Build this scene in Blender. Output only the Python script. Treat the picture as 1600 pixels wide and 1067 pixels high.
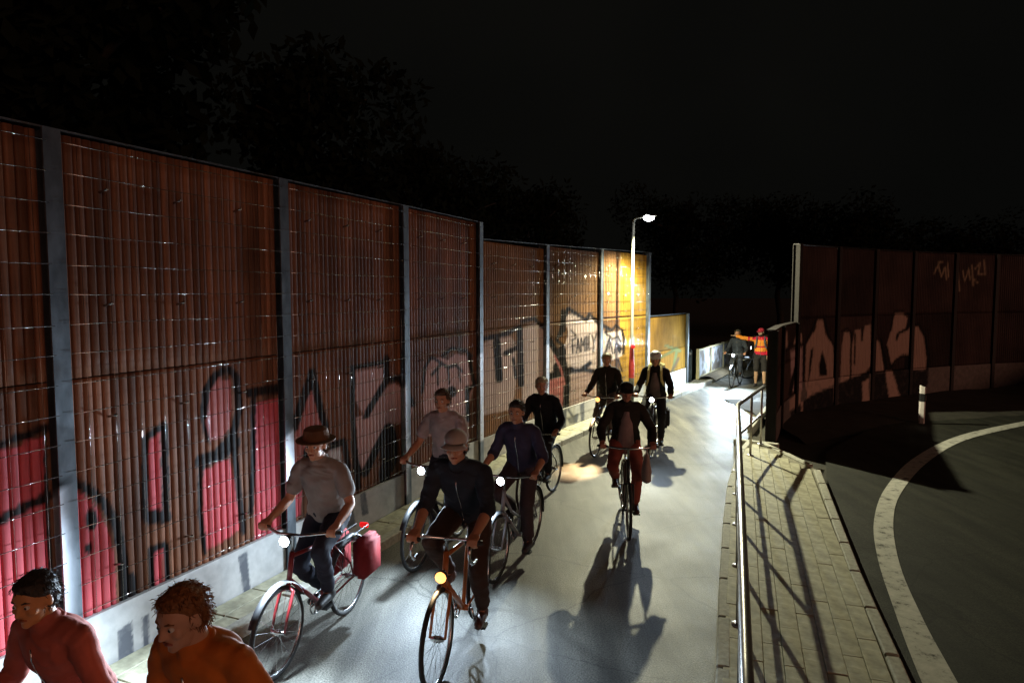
import bpy, bmesh, math, random
import numpy as np
from mathutils import Vector, Matrix, noise as mnoise

random.seed(7)
SC = bpy.context.scene
for o in list(bpy.data.objects):
    bpy.data.objects.remove(o)
C = SC.collection

# ------------------------------------------------------------------ camera
F = 1067.0                       # focal length in pixels of a 1600-wide picture
CAMZ = 2.8
TH = math.atan(0.0726)           # pitch below the horizontal
cam_d = bpy.data.cameras.new('camera')
cam_d.sensor_width = 36.0
cam_d.lens = F / 1600.0 * 36.0
cam_d.clip_end = 1000
cam = bpy.data.objects.new('camera', cam_d)
C.objects.link(cam)
cam.location = (0, 0, CAMZ)
cam.rotation_euler = (math.pi / 2 - TH, 0, 0)
SC.camera = cam

# ------------------------------------------------------------------ night sky, added warm fill, exposure
W = bpy.data.worlds.new('World')
SC.world = W
W.use_nodes = True
wn, wl = W.node_tree.nodes, W.node_tree.links
bg = wn['Background']
tc = wn.new('ShaderNodeTexCoord')
nz = wn.new('ShaderNodeTexNoise'); nz.inputs['Scale'].default_value = 1.6; nz.inputs['Detail'].default_value = 3
cr = wn.new('ShaderNodeValToRGB')
cr.color_ramp.elements[0].position = 0.35; cr.color_ramp.elements[0].color = (0.0017, 0.0018, 0.0016, 1)
cr.color_ramp.elements[1].position = 0.70; cr.color_ramp.elements[1].color = (0.0034, 0.0033, 0.0028, 1)
wl.new(tc.outputs['Generated'], nz.inputs['Vector'])
wl.new(nz.outputs['Fac'], cr.inputs['Fac'])
wl.new(cr.outputs['Color'], bg.inputs['Color'])
bg.inputs['Strength'].default_value = 1.0

sun_d = bpy.data.lights.new('warm_fill', 'SUN')  # added reddish fill from behind the camera, for the walls and faces
sun_d.energy = 0.43
sun_d.color = (1.0, 0.50, 0.34)
sun_d.angle = math.radians(25)
sun = bpy.data.objects.new('warm_fill', sun_d)
C.objects.link(sun)
sdir = Vector((-0.62, 0.78, -0.19))            # travels away from the camera, to the left, almost level
sun.rotation_euler = sdir.to_track_quat('-Z', 'Y').to_euler()

SC.view_settings.view_transform = 'Standard'
SC.view_settings.look = 'None'
SC.view_settings.exposure = 0.0
SC.view_settings.gamma = 1.0
SC.view_settings.use_curve_mapping = False
SC.render.engine = 'CYCLES'
SC.cycles.use_denoising = True
SC.cycles.max_bounces = 6
SC.cycles.sample_clamp_indirect = 4.0

# ------------------------------------------------------------------ measuring helpers
cth, sth = math.cos(TH), math.sin(TH)
def project(P):
    """world points (n,3) -> pixels of the 1600x1067 photograph (used to lay the paint out on the walls)"""
    P = np.asarray(P, float)
    x, y, z = P[:, 0], P[:, 1], P[:, 2] - CAMZ
    zf = y * cth - z * sth
    yu = y * sth + z * cth
    zf = np.maximum(zf, 0.05)
    return np.stack([800 + F * x / zf, 533.5 - F * yu / zf], 1)
def at(px, py, z=0.0):
    """the point at height z seen at a pixel"""
    dx, dy = (px - 800) / F, (533.5 - py) / F
    d = Vector((dx, cth + dy * sth, -sth + dy * cth))
    t = (z - CAMZ) / d.z
    return Vector((d.x * t, d.y * t, z))

# ------------------------------------------------------------------ materials
def newmat(name):
    m = bpy.data.materials.new(name); m.use_nodes = True
    return m, m.node_tree.nodes, m.node_tree.links, m.node_tree.nodes['Principled BSDF']

def plain(name, col, rough=0.6, metal=0.0, var=0.25, scale=14.0, bump=0.0, emit=None, es=0.0, spec=0.5):
    m, n, l, b = newmat(name)
    t = n.new('ShaderNodeTexCoord'); z = n.new('ShaderNodeTexNoise')
    z.inputs['Scale'].default_value = scale; z.inputs['Detail'].default_value = 5
    l.new(t.outputs['Object'], z.inputs['Vector'])
    r = n.new('ShaderNodeMapRange'); r.inputs['From Min'].default_value = 0.25; r.inputs['From Max'].default_value = 0.75
    r.inputs['To Min'].default_value = 1 - var; r.inputs['To Max'].default_value = 1 + var
    l.new(z.outputs['Fac'], r.inputs['Value'])
    x = n.new('ShaderNodeVectorMath'); x.operation = 'SCALE'; x.inputs[0].default_value = col[:3]
    l.new(r.outputs['Result'], x.inputs['Scale'])
    l.new(x.outputs['Vector'], b.inputs['Base Color'])
    b.inputs['Roughness'].default_value = rough; b.inputs['Metallic'].default_value = metal
    b.inputs['Specular IOR Level'].default_value = spec
    if bump:
        bp = n.new('ShaderNodeBump'); bp.inputs['Strength'].default_value = bump; bp.inputs['Distance'].default_value = 0.02
        l.new(z.outputs['Fac'], bp.inputs['Height']); l.new(bp.outputs['Normal'], b.inputs['Normal'])
    if emit:
        b.inputs['Emission Color'].default_value = (*emit, 1); b.inputs['Emission Strength'].default_value = es
    return m
_cache = {}
def cmat(kind, col, **k):
    key = (kind, tuple(round(c, 3) for c in col))
    if key not in _cache:
        _cache[key] = plain('%s_%d' % (kind, len(_cache)), col, **k)
    return _cache[key]
def cloth(col): return cmat('cloth', col, rough=0.85, var=0.22, scale=9, bump=0.25, spec=0.25)
def skinm(col): return cmat('skin', col, rough=0.5, var=0.1, scale=20, spec=0.35)

def painted(name, col, rough, streak=True, spec=0.4, var=0.35, metal=0.0, grain=(55, 55, 1.6)):
    """a surface with its own colour plus sprayed paint held in the colour attribute 'paint' (amount in 'paint_amount')"""
    m, n, l, b = newmat(name)
    t = n.new('ShaderNodeTexCoord'); mp = n.new('ShaderNodeMapping')
    mp.inputs['Scale'].default_value = grain
    l.new(t.outputs['Object'], mp.inputs['Vector'])
    oi = n.new('ShaderNodeObjectInfo')
    z = n.new('ShaderNodeTexNoise'); z.noise_dimensions = '4D'; z.inputs['Scale'].default_value = 1.0; z.inputs['Detail'].default_value = 4
    mul = n.new('ShaderNodeMath'); mul.operation = 'MULTIPLY'; mul.inputs[1].default_value = 37.0
    l.new(oi.outputs['Random'], mul.inputs[0]); l.new(mul.outputs[0], z.inputs['W'])
    l.new(mp.outputs['Vector'], z.inputs['Vector'])
    r = n.new('ShaderNodeMapRange'); r.inputs['From Min'].default_value = 0.28; r.inputs['From Max'].default_value = 0.72
    r.inputs['To Min'].default_value = 1 - var; r.inputs['To Max'].default_value = 1 + var
    l.new(z.outputs['Fac'], r.inputs['Value'])
    # slat to slat variation
    r2 = n.new('ShaderNodeMapRange'); r2.inputs['To Min'].default_value = 0.62; r2.inputs['To Max'].default_value = 1.3
    l.new(oi.outputs['Random'], r2.inputs['Value'])
    mm = n.new('ShaderNodeMath'); mm.operation = 'MULTIPLY'
    l.new(r.outputs['Result'], mm.inputs[0]); l.new(r2.outputs['Result'], mm.inputs[1])
    # big weather stains
    z2 = n.new('ShaderNodeTexNoise'); z2.inputs['Scale'].default_value = 1.1; z2.inputs['Detail'].default_value = 5
    g = n.new('ShaderNodeNewGeometry'); l.new(g.outputs['Position'], z2.inputs['Vector'])
    r3 = n.new('ShaderNodeMapRange'); r3.inputs['From Min'].default_value = 0.3; r3.inputs['From Max'].default_value = 0.65
    r3.inputs['To Min'].default_value = 0.5; r3.inputs['To Max'].default_value = 1.15
    l.new(z2.outputs['Fac'], r3.inputs['Value'])
    m3 = n.new('ShaderNodeMath'); m3.operation = 'MULTIPLY'
    l.new(mm.outputs[0], m3.inputs[0]); l.new(r3.outputs['Result'], m3.inputs[1])
    x = n.new('ShaderNodeVectorMath'); x.operation = 'SCALE'; x.inputs[0].default_value = col
    l.new((m3 if streak else r).outputs[0], x.inputs['Scale'])
    a = n.new('ShaderNodeAttribute'); a.attribute_name = 'paint'
    f = n.new('ShaderNodeAttribute'); f.attribute_name = 'paint_amount'
    mix = n.new('ShaderNodeMix'); mix.data_type = 'RGBA'
    # worn paint
    wz = n.new('ShaderNodeMapRange'); wz.inputs['From Min'].default_value = 0.3; wz.inputs['From Max'].default_value = 0.5
    wz.inputs['To Min'].default_value = 0.72; wz.inputs['To Max'].default_value = 1.0
    l.new(z.outputs['Fac'], wz.inputs['Value'])
    wm = n.new('ShaderNodeMath'); wm.operation = 'MULTIPLY'
    l.new(f.outputs['Fac'], wm.inputs[0]); l.new(wz.outputs['Result'], wm.inputs[1])
    l.new(wm.outputs[0], mix.inputs['Factor'])
    l.new(x.outputs['Vector'], mix.inputs['A']); l.new(a.outputs['Color'], mix.inputs['B'])
    l.new(mix.outputs['Result'], b.inputs['Base Color'])
    b.inputs['Roughness'].default_value = rough; b.inputs['Metallic'].default_value = metal
    b.inputs['Specular IOR Level'].default_value = spec
    bp = n.new('ShaderNodeBump'); bp.inputs['Strength'].default_value = 0.3; bp.inputs['Distance'].default_value = 0.01
    l.new(z.outputs['Fac'], bp.inputs['Height']); l.new(bp.outputs['Normal'], b.inputs['Normal'])
    return m

M = {}
M['wood'] = painted('red_brown_wood', (0.20, 0.084, 0.044), 0.6, spec=0.2)
M['wood_brown'] = painted('brown_wood', (0.20, 0.100, 0.040), 0.7, spec=0.15)
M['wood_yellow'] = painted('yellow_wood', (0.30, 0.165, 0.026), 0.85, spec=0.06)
M['wood_dim'] = painted('dim_red_wood', (0.058, 0.034, 0.030), 0.7, spec=0.2)  # dim light on the right walls is put into this darker wood
M['concrete'] = painted('concrete', (0.46, 0.45, 0.43), 0.8, streak=False, var=0.18, grain=(9, 9, 9))
M['concrete_dim'] = painted('dim_concrete', (0.15, 0.12, 0.11), 0.85, streak=False, var=0.25, grain=(9, 9, 9))  # weaker light on the right walls put into a darker concrete
M['steel'] = painted('galvanised_steel', (0.15, 0.17, 0.19), 0.5, streak=False, var=0.4, metal=0.75, grain=(12, 12, 5))
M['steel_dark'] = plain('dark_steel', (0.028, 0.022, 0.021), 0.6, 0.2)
M['wire'] = plain('bright_wire', (0.42, 0.42, 0.41), 0.12, 1.0, var=0.1)
M['backing'] = plain('black_backing', (0.012, 0.009, 0.008), 0.9)
M['rail'] = plain('rail_steel', (0.42, 0.40, 0.38), 0.32, 0.85, var=0.2, scale=30)
M['pole'] = plain('lamp_pole_steel', (0.085, 0.083, 0.065), 0.7, 0.1, var=0.15)
M['red_light_band'] = plain('red_light_band', (0.50, 0.045, 0.04), 0.5)  # red light on the lower pole, put in as colour
M['kerb'] = plain('kerb_stone', (0.36, 0.35, 0.29), 0.8, var=0.3, scale=20, bump=0.3)
M['slab'] = plain('paving_slab', (0.36, 0.34, 0.235), 0.75, var=0.35, scale=12, bump=0.35)
M['mortar'] = plain('mortar', (0.22, 0.205, 0.15), 0.9)
M['white_paint'] = plain('road_paint', (0.62, 0.60, 0.54), 0.7, var=0.3, scale=22, bump=0.3)
def worn_paint():
    m, n, l, b = newmat('worn_road_paint')
    g = n.new('ShaderNodeNewGeometry'); a = n.new('ShaderNodeTexNoise'); a.inputs['Scale'].default_value = 7.0; a.inputs['Detail'].default_value = 10; a.inputs['Roughness'].default_value = 0.75
    l.new(g.outputs['Position'], a.inputs['Vector'])
    r = n.new('ShaderNodeValToRGB'); e = r.color_ramp.elements
    e[0].position = 0.36; e[0].color = (0.05, 0.05, 0.04, 1); e[1].position = 0.46; e[1].color = (0.40, 0.39, 0.34, 1)
    x = r.color_ramp.elements.new(0.7); x.color = (0.56, 0.54, 0.47, 1)
    l.new(a.outputs['Fac'], r.inputs['Fac']); l.new(r.outputs['Color'], b.inputs['Base Color']); b.inputs['Roughness'].default_value = 0.8
    bp = n.new('ShaderNodeBump'); bp.inputs['Strength'].default_value = 0.25; bp.inputs['Distance'].default_value = 0.006
    l.new(a.outputs['Fac'], bp.inputs['Height']); l.new(bp.outputs['Normal'], b.inputs['Normal'])
    return m
M['white_paint'] = worn_paint()
M['white_plastic'] = plain('white_plastic', (0.62, 0.55, 0.52), 0.5, var=0.1)
M['black'] = plain('black_plastic', (0.012, 0.012, 0.013), 0.5)
M['tyre'] = plain('tyre_rubber', (0.015, 0.015, 0.015), 0.7, var=0.2)
M['chrome'] = plain('chrome', (0.55, 0.55, 0.56), 0.25, 1.0, var=0.1)
M['earth'] = plain('earth', (0.030, 0.027, 0.018), 0.95, var=0.5, scale=3, bump=0.4)
M['leafpile'] = plain('leaf_litter', (0.10, 0.075, 0.04), 0.9, var=0.5, scale=14, bump=0.5)
M['bark'] = plain('bark', (0.03, 0.023, 0.016), 0.9, var=0.4)
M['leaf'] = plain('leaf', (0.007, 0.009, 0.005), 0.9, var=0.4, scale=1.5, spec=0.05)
M['yellow_frame'] = plain('painted_frame', (0.50, 0.44, 0.26), 0.5, var=0.15)
M['red_lens'] = plain('red_reflector_glow', (0.6, 0.01, 0.01), 0.25, emit=(1, 0.02, 0.02), es=0.5)  # light thrown back by the reflectors, put in as a faint glow
M['lens_white'] = plain('lamp_lens_white', (0.8, 0.8, 0.8), 0.3, emit=(0.80, 0.90, 1.0), es=26)
M['lens_warm'] = plain('lamp_lens_warm', (0.8, 0.8, 0.8), 0.3, emit=(1.0, 0.40, 0.10), es=2.6)
M['lens_street'] = plain('street_lamp_lens', (0.8, 0.8, 0.8), 0.3, emit=(0.93, 0.96, 1.0), es=60)
M['eye_white'] = plain('eye_white', (0.6, 0.58, 0.55), 0.3, var=0.02)
M['grass'] = plain('verge_grass', (0.018, 0.022, 0.010), 0.9, var=0.5)

def road_mat(name, col, rmin, rmax):
    m, n, l, b = newmat(name)
    g = n.new('ShaderNodeNewGeometry')
    rot = n.new('ShaderNodeMapping'); rot.inputs['Rotation'].default_value = (0, 0, math.radians(20)); rot.inputs['Scale'].default_value = (5.0, 0.55, 1)
    l.new(g.outputs['Position'], rot.inputs['Vector'])
    s1 = n.new('ShaderNodeTexNoise'); s1.inputs['Scale'].default_value = 1.0; s1.inputs['Detail'].default_value = 6
    l.new(rot.outputs['Vector'], s1.inputs['Vector'])
    s2 = n.new('ShaderNodeTexNoise'); s2.inputs['Scale'].default_value = 0.9; s2.inputs['Detail'].default_value = 8; s2.inputs['Roughness'].default_value = 0.62
    l.new(g.outputs['Position'], s2.inputs['Vector'])
    s3 = n.new('ShaderNodeTexNoise'); s3.inputs['Scale'].default_value = 75.0; s3.inputs['Detail'].default_value = 2
    l.new(g.outputs['Position'], s3.inputs['Vector'])
    s4 = n.new('ShaderNodeTexVoronoi'); s4.inputs['Scale'].default_value = 130.0
    l.new(g.outputs['Position'], s4.inputs['Vector'])
    def rng(src, lo, hi, a, c):
        r = n.new('ShaderNodeMapRange'); r.inputs['From Min'].default_value = lo; r.inputs['From Max'].default_value = hi
        r.inputs['To Min'].default_value = a; r.inputs['To Max'].default_value = c
        l.new(src, r.inputs['Value']); return r.outputs['Result']
    def mul(a, c):
        k = n.new('ShaderNodeMath'); k.operation = 'MULTIPLY'; l.new(a, k.inputs[0]); l.new(c, k.inputs[1]); return k.outputs[0]
    # fine cracks: thin lines between large cells, warped by noise
    wv = n.new('ShaderNodeVectorMath'); wv.operation = 'MULTIPLY_ADD'; wv.inputs[1].default_value = (0.35, 0.35, 0.35)
    l.new(s2.outputs['Color'], wv.inputs[0]); l.new(g.outputs['Position'], wv.inputs[2])
    s5 = n.new('ShaderNodeTexVoronoi'); s5.feature = 'DISTANCE_TO_EDGE'; s5.inputs['Scale'].default_value = 0.55
    l.new(wv.outputs['Vector'], s5.inputs['Vector'])
    crk = rng(s5.outputs['Distance'], 0.0, 0.006, 0.45, 1.0)
    v = mul(mul(rng(s1.outputs['Fac'], 0.3, 0.7, 0.5, 1.5), rng(s2.outputs['Fac'], 0.3, 0.7, 0.80, 1.16)), mul(rng(s3.outputs['Fac'], 0.3, 0.7, 0.35, 1.65), crk))
    x = n.new('ShaderNodeVectorMath'); x.operation = 'SCALE'; x.inputs[0].default_value = col
    l.new(v, x.inputs['Scale']); l.new(x.outputs['Vector'], b.inputs['Base Color'])
    l.new(rng(s2.outputs['Fac'], 0.3, 0.7, rmax, rmin), b.inputs['Roughness'])
    b.inputs['Specular IOR Level'].default_value = 0.30
    ad = n.new('ShaderNodeMath'); ad.operation = 'ADD'
    l.new(s4.outputs['Distance'], ad.inputs[0]); l.new(mul(s1.outputs['Fac'], s2.outputs['Fac']), ad.inputs[1])
    bp = n.new('ShaderNodeBump'); bp.inputs['Strength'].default_value = 0.22; bp.inputs['Distance'].default_value = 0.008
    l.new(ad.outputs[0], bp.inputs['Height']); l.new(bp.outputs['Normal'], b.inputs['Normal'])
    return m
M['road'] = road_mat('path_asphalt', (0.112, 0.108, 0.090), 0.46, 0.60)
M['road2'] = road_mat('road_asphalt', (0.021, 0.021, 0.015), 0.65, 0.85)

# ------------------------------------------------------------------ object helpers
def mesh_obj(name, verts, faces, mat, parent=None, smooth=False, loc=(0, 0, 0)):
    me = bpy.data.meshes.new(name)
    me.from_pydata([tuple(v) for v in verts], [], faces)
    me.update()
    if mat: me.materials.append(mat)
    if smooth: me.polygons.foreach_set('use_smooth', [True] * len(me.polygons))
    return link(name, me, parent, loc)
def link(name, me, parent=None, loc=(0, 0, 0)):
    o = bpy.data.objects.new(name, me); C.objects.link(o)
    o.parent = parent; o.location = loc
    return o
def bm_obj(name, bm, mat, parent=None, smooth=False, loc=(0, 0, 0)):
    me = bpy.data.meshes.new(name); bm.to_mesh(me); bm.free()
    if mat: me.materials.append(mat)
    if smooth: me.polygons.foreach_set('use_smooth', [True] * len(me.polygons))
    return link(name, me, parent, loc)
def thing(name, label, cat, loc=(0, 0, 0), rotz=0.0, group=None, scale=1.0):
    o = bpy.data.objects.new(name, None); C.objects.link(o)
    o.empty_display_size = 0.2
    o.location = loc; o.rotation_euler = (0, 0, rotz); o.scale = (scale,) * 3
    return tag(o, label, cat, group)
def tag(o, label, cat, group=None):
    o['label'] = label; o['category'] = cat
    if group: o['group'] = group
    return o
def struct(o): o['kind'] = 'structure'; return o

BOXF = [(0, 3, 2, 1), (4, 5, 6, 7), (0, 1, 5, 4), (1, 2, 6, 5), (2, 3, 7, 6), (3, 0, 4, 7)]
def bm_box(bm, c, size, rot=None):
    m = Matrix.Translation(c)
    if rot is not None: m = m @ rot
    m = m @ Matrix.Diagonal((*size, 1))
    bmesh.ops.create_cube(bm, size=1.0, matrix=m)
def bm_tube(bm, pts, r, seg=8, cap=True):
    """tube along a polyline; r a number or one radius per point"""
    pts = [Vector(p) for p in pts]
    rs = r if isinstance(r, (list, tuple)) else [r] * len(pts)
    rings = []; prev = None
    for i, p in enumerate(pts):
        a = pts[max(i - 1, 0)]; b = pts[min(i + 1, len(pts) - 1)]
        t = (b - a).normalized()
        ref = prev if prev else (Vector((0, 0, 1)) if abs(t.z) < 0.9 else Vector((1, 0, 0)))
        u = (ref - t * ref.dot(t)).normalized(); prev = u
        w = t.cross(u)
        rings.append([bm.verts.new(p + (u * math.cos(k * 2 * math.pi / seg) + w * math.sin(k * 2 * math.pi / seg)) * rs[i]) for k in range(seg)])
    for i in range(len(rings) - 1):
        for k in range(seg):
            bm.faces.new((rings[i][k], rings[i][(k + 1) % seg], rings[i + 1][(k + 1) % seg], rings[i + 1][k]))
    if cap:
        bm.faces.new(rings[0][::-1]); bm.faces.new(rings[-1])
def bm_ball(bm, c, r, rot=None, sub=2):
    r = r if isinstance(r, (list, tuple)) else (r, r, r)
    m = Matrix.Translation(c)
    if rot is not None: m = m @ rot
    bmesh.ops.create_icosphere(bm, subdivisions=sub, radius=1.0, matrix=m @ Matrix.Diagonal((*r, 1)))
def bm_torus(bm, c, R, r, seg=36, sec=8, axis='y', squash=1.0):
    rings = []
    for i in range(seg):
        a = 2 * math.pi * i / seg; ring = []
        for k in range(sec):
            b = 2 * math.pi * k / sec
            rr = R + r * math.cos(b)
            ring.append(bm.verts.new((c[0] + rr * math.cos(a), c[1] + r * squash * math.sin(b), c[2] + rr * math.sin(a))))
        rings.append(ring)
    for i in range(seg):
        for k in range(sec):
            bm.faces.new((rings[i][k], rings[(i + 1) % seg][k], rings[(i + 1) % seg][(k + 1) % sec], rings[i][(k + 1) % sec]))

# ------------------------------------------------------------------ paint: shapes measured on the photograph, laid on the walls
PINK, ROSE, PALE, BLACK = (0.54, 0.085, 0.10), (0.46, 0.16, 0.15), (0.58, 0.47, 0.44), (0.008, 0.007, 0.008)
WHITE, MAUVE, FOOT_STREAK, DUSK = (0.62, 0.62, 0.64), (0.50, 0.33, 0.33), (0.10, 0.105, 0.12), (0.42, 0.29, 0.24)
def fill(c, *p): return ('f', c, 0, p)
def line(w, *p, c=BLACK): return ('l', c, w, p)
def oval(c, x, y, a, b):
    return ('f', c, 0, [(x + a * math.cos(t * math.pi / 8), y + b * math.sin(t * math.pi / 8)) for t in range(16)])
LEFT = [
 # letter cut by the picture edge
 fill(PINK, (-160, 750), (0, 705), (72, 680), (74, 770), (80, 900), (60, 1000), (-160, 1120)),
 line(13, (-120, 720), (0, 694), (74, 668)), line(15, (-100, 850), (0, 812), (76, 774)), line(8, (70, 680), (74, 790), (82, 930)),
 # round letter with three drops
 fill(PINK, (112, 765), (130, 772), (152, 792), (168, 825), (178, 862), (182, 900), (184, 985), (112, 1035)),
 line(16, (112, 754), (138, 764), (163, 785), (182, 820), (192, 870), (199, 990)), line(12, (206, 900), (212, 985)),
 oval(BLACK, 143, 812, 10, 18), oval(BLACK, 138, 856, 6, 9), oval(BLACK, 111, 841, 7, 15),
 # H
 fill(PINK, (231, 690), (250, 676), (253, 795), (233, 800)), line(11, (226, 690), (226, 805)), line(11, (226, 685), (256, 664)), line(12, (257, 668), (260, 810)),
 line(22, (232, 808), (258, 806)), fill(PINK, (240, 862), (254, 856), (255, 928), (241, 940)), line(9, (236, 858), (258, 850)), line(10, (236, 858), (238, 950)), line(9, (260, 852), (262, 930)),
 # R
 fill(ROSE, (322, 640), (326, 608), (340, 592), (360, 592), (363, 630), (358, 670), (345, 686), (328, 688), (320, 665)),
 line(12, (318, 650), (322, 610), (338, 584), (358, 577), (370, 590), (373, 640), (364, 680), (345, 700)), line(22, (314, 722), (340, 712), (366, 690)), line(6, (316, 655), (326, 690)),
 fill(PINK, (318, 735), (358, 715), (368, 760), (374, 828), (350, 846), (325, 858), (316, 800)), line(8, (314, 730), (312, 800), (320, 862)), line(10, (366, 700), (372, 760), (380, 830)),
 # T
 fill(PINK, (398, 628), (446, 618), (452, 690), (446, 830), (398, 846)), line(15, (390, 614), (446, 606)), line(8, (396, 615), (396, 700), (392, 800)),
 # A
 fill(ROSE, (486, 606), (497, 640), (505, 664), (484, 700), (476, 720), (456, 740), (462, 665)),
 line(13, (487, 588), (474, 622), (460, 668)), line(12, (488, 582), (498, 630), (508, 664), (508, 690)), line(18, (506, 676), (484, 704), (478, 740)), oval(BLACK, 487, 592, 7, 18),
 fill(PINK, (452, 740), (474, 740), (470, 805), (452, 815)),
 fill(WHITE, (512, 706), (532, 700), (542, 770), (516, 785)), line(12, (512, 698), (536, 690)), line(10, (538, 690), (544, 730), (546, 800)), line(10, (552, 690), (560, 760)),
 # Z
 fill(MAUVE, (555, 580), (598, 572), (602, 590), (588, 618), (570, 650), (555, 625)), fill(MAUVE, (600, 606), (616, 598), (630, 606), (645, 640), (640, 660), (606, 664), (590, 690), (576, 726), (562, 735), (555, 650), (576, 650)),
 line(8, (552, 574), (600, 566)), line(8, (552, 575), (550, 640), (556, 720), (566, 740)), line(10, (604, 560), (604, 594), (580, 634), (572, 650)), line(10, (604, 594), (625, 590), (645, 632)), line(12, (606, 668), (586, 705), (570, 740)), oval(BLACK, 608, 700, 14, 40),
 oval(BLACK, 601, 742, 9, 22),
 # bubble letter before the tall end post
 fill(MAUVE, (660, 610), (664, 575), (672, 560), (688, 558), (700, 562), (712, 552), (728, 556), (735, 580), (741, 600), (732, 640), (730, 690), (664, 680)),
 line(5, (660, 612), (664, 574), (674, 558), (688, 566)), line(5, (675, 585), (690, 568), (700, 574), (712, 570), (722, 580)), line(6, (692, 556), (706, 544), (728, 548), (736, 556)), line(6, (733, 556), (736, 575), (741, 600), (730, 612)), line(7, (730, 606), (731, 655)),
 line(3, (684, 576), (684, 602)), line(3, (700, 576), (702, 600)), oval(BLACK, 706, 612, 8, 9), line(3, (716, 580), (720, 596)),
 # dark grey streaks on the concrete foot and the white foot of the near post
 fill(FOOT_STREAK, (184, 985), (206, 970), (212, 1062), (186, 1075)), fill(FOOT_STREAK, (222, 965), (232, 958), (234, 1040), (226, 1044)), fill(FOOT_STREAK, (242, 950), (254, 944), (276, 1004), (262, 1012)), fill(FOOT_STREAK, (292, 915), (304, 908), (312, 960), (300, 968)),
 fill(FOOT_STREAK, (372, 870), (386, 860), (392, 930), (382, 936)), fill(FOOT_STREAK, (536, 778), (548, 772), (556, 822), (544, 828)), fill(FOOT_STREAK, (562, 766), (570, 760), (576, 802), (566, 806)),
]
POSTPAINT = [fill((0.72, 0.74, 0.80), (60, 790), (72, 768), (92, 762), (108, 772), (112, 1100), (60, 1100)), oval(BLACK, 111, 841, 7, 15), line(9, (66, 764), (110, 752)),
             fill((0.66, 0.66, 0.70), (440, 690), (470, 660), (470, 780), (440, 780)), fill((0.7, 0.7, 0.74), (618, 604), (640, 600), (642, 770), (620, 780)), fill((0.55, 0.02, 0.03), (616, 736), (634, 736), (634, 776), (616, 780)),
             fill((0.7, 0.7, 0.74), (735, 560), (755, 552), (758, 690), (735, 690)), fill((0.6, 0.6, 0.62), (842, 545), (860, 535), (860, 680), (842, 680))]
MID = [
 fill(PALE, (745, 540), (776, 528), (800, 526), (806, 540), (806, 600), (800, 640), (748, 650)), fill(PALE, (816, 512), (835, 506), (850, 514), (858, 528), (870, 560), (876, 600), (880, 640), (856, 645), (816, 640)),
 line(8, (745, 532), (790, 522), (806, 514)), line(7, (815, 502), (835, 498), (850, 512)), line(10, (812, 512), (814, 600)), line(12, (776, 534), (780, 592)), line(8, (790, 552), (806, 544)), line(5, (802, 560), (806, 590)),
 fill(PALE, (880, 488), (898, 492), (916, 504), (921, 494), (936, 508), (946, 520), (972, 516), (972, 556), (950, 566), (932, 572), (932, 622), (892, 636), (884, 600), (884, 560), (880, 548), (888, 520)),
 fill(ROSE, (854, 594), (884, 588), (888, 600), (880, 634), (854, 646)), fill(DUSK, (892, 586), (921, 572), (930, 580), (930, 624), (890, 636)),
 line(6, (876, 524), (880, 500), (888, 482), (900, 490), (916, 500), (921, 491), (934, 504), (952, 514)), line(8, (880, 486), (880, 516)), line(5, (878, 510), (870, 532), (880, 540)),
 line(11, (852, 590), (880, 582), (892, 578)), line(7, (890, 580), (908, 578), (922, 567)), line(7, (912, 578), (928, 580)), line(10, (878, 556), (886, 590), (884, 634)), line(9, (858, 530), (874, 560)), oval(BLACK, 878, 550, 7, 10), oval(BLACK, 872, 575, 8, 10),
 line(3, (866, 556), (876, 575), (882, 600), c=ROSE), line(7, (888, 605), (882, 640)),
 line(4, (946, 520), (950, 512), (956, 516), (962, 508), (972, 516), (975, 530), (974, 552)), line(3.5, (948, 522), (954, 526), (950, 536), (946, 552)), line(3, (956, 530), (966, 526), (970, 534)),
 line(2.5, (946, 552), (949, 538), (952, 545), (954, 534), (957, 552)), line(2.5, (960, 552), (962, 536), (966, 538), (965, 545)), line(2.5, (968, 552), (968, 538), (972, 546)), oval(BLACK, 968, 546, 3, 6), line(3, (966, 562), (972, 580)),
 # FAMILY
 line(2.6, (895, 552), (894, 531)), line(2.6, (894, 531), (900, 528)), line(2.2, (894, 541), (899, 539)), line(3.0, (892, 516), (900, 524)),
 line(2.4, (901, 551), (903, 529), (906, 550)), line(2, (901, 544), (906, 542)),
 line(2.4, (908, 549), (908, 528), (911, 540), (914, 526), (914, 548)), line(2.6, (917, 547), (917, 526)), line(2.5, (920, 525), (920, 546), (924, 544)), line(2.4, (925, 523), (928, 535), (932, 521)), line(2.4, (928, 535), (927, 550)),
 # dark grey streaks on the concrete foot
 fill(FOOT_STREAK, (872, 650), (886, 636), (884, 672), (866, 678)), line(4, (888, 640), (896, 652), (902, 648), c=FOOT_STREAK), fill(FOOT_STREAK, (886, 654), (904, 648), (902, 660), (890, 662)), fill(FOOT_STREAK, (906, 632), (913, 628), (913, 660), (908, 662)),
]
def R8(pts): return [(1200 + x / 4.85, 480 + y / 4.85) for x, y in pts]
RFILL = (0.50, 0.33, 0.27)
def rf(c, *p): return ('f', c, 0, R8(p))
def rl(w, *p, c=BLACK): return ('l', c, w, R8(p))
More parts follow.
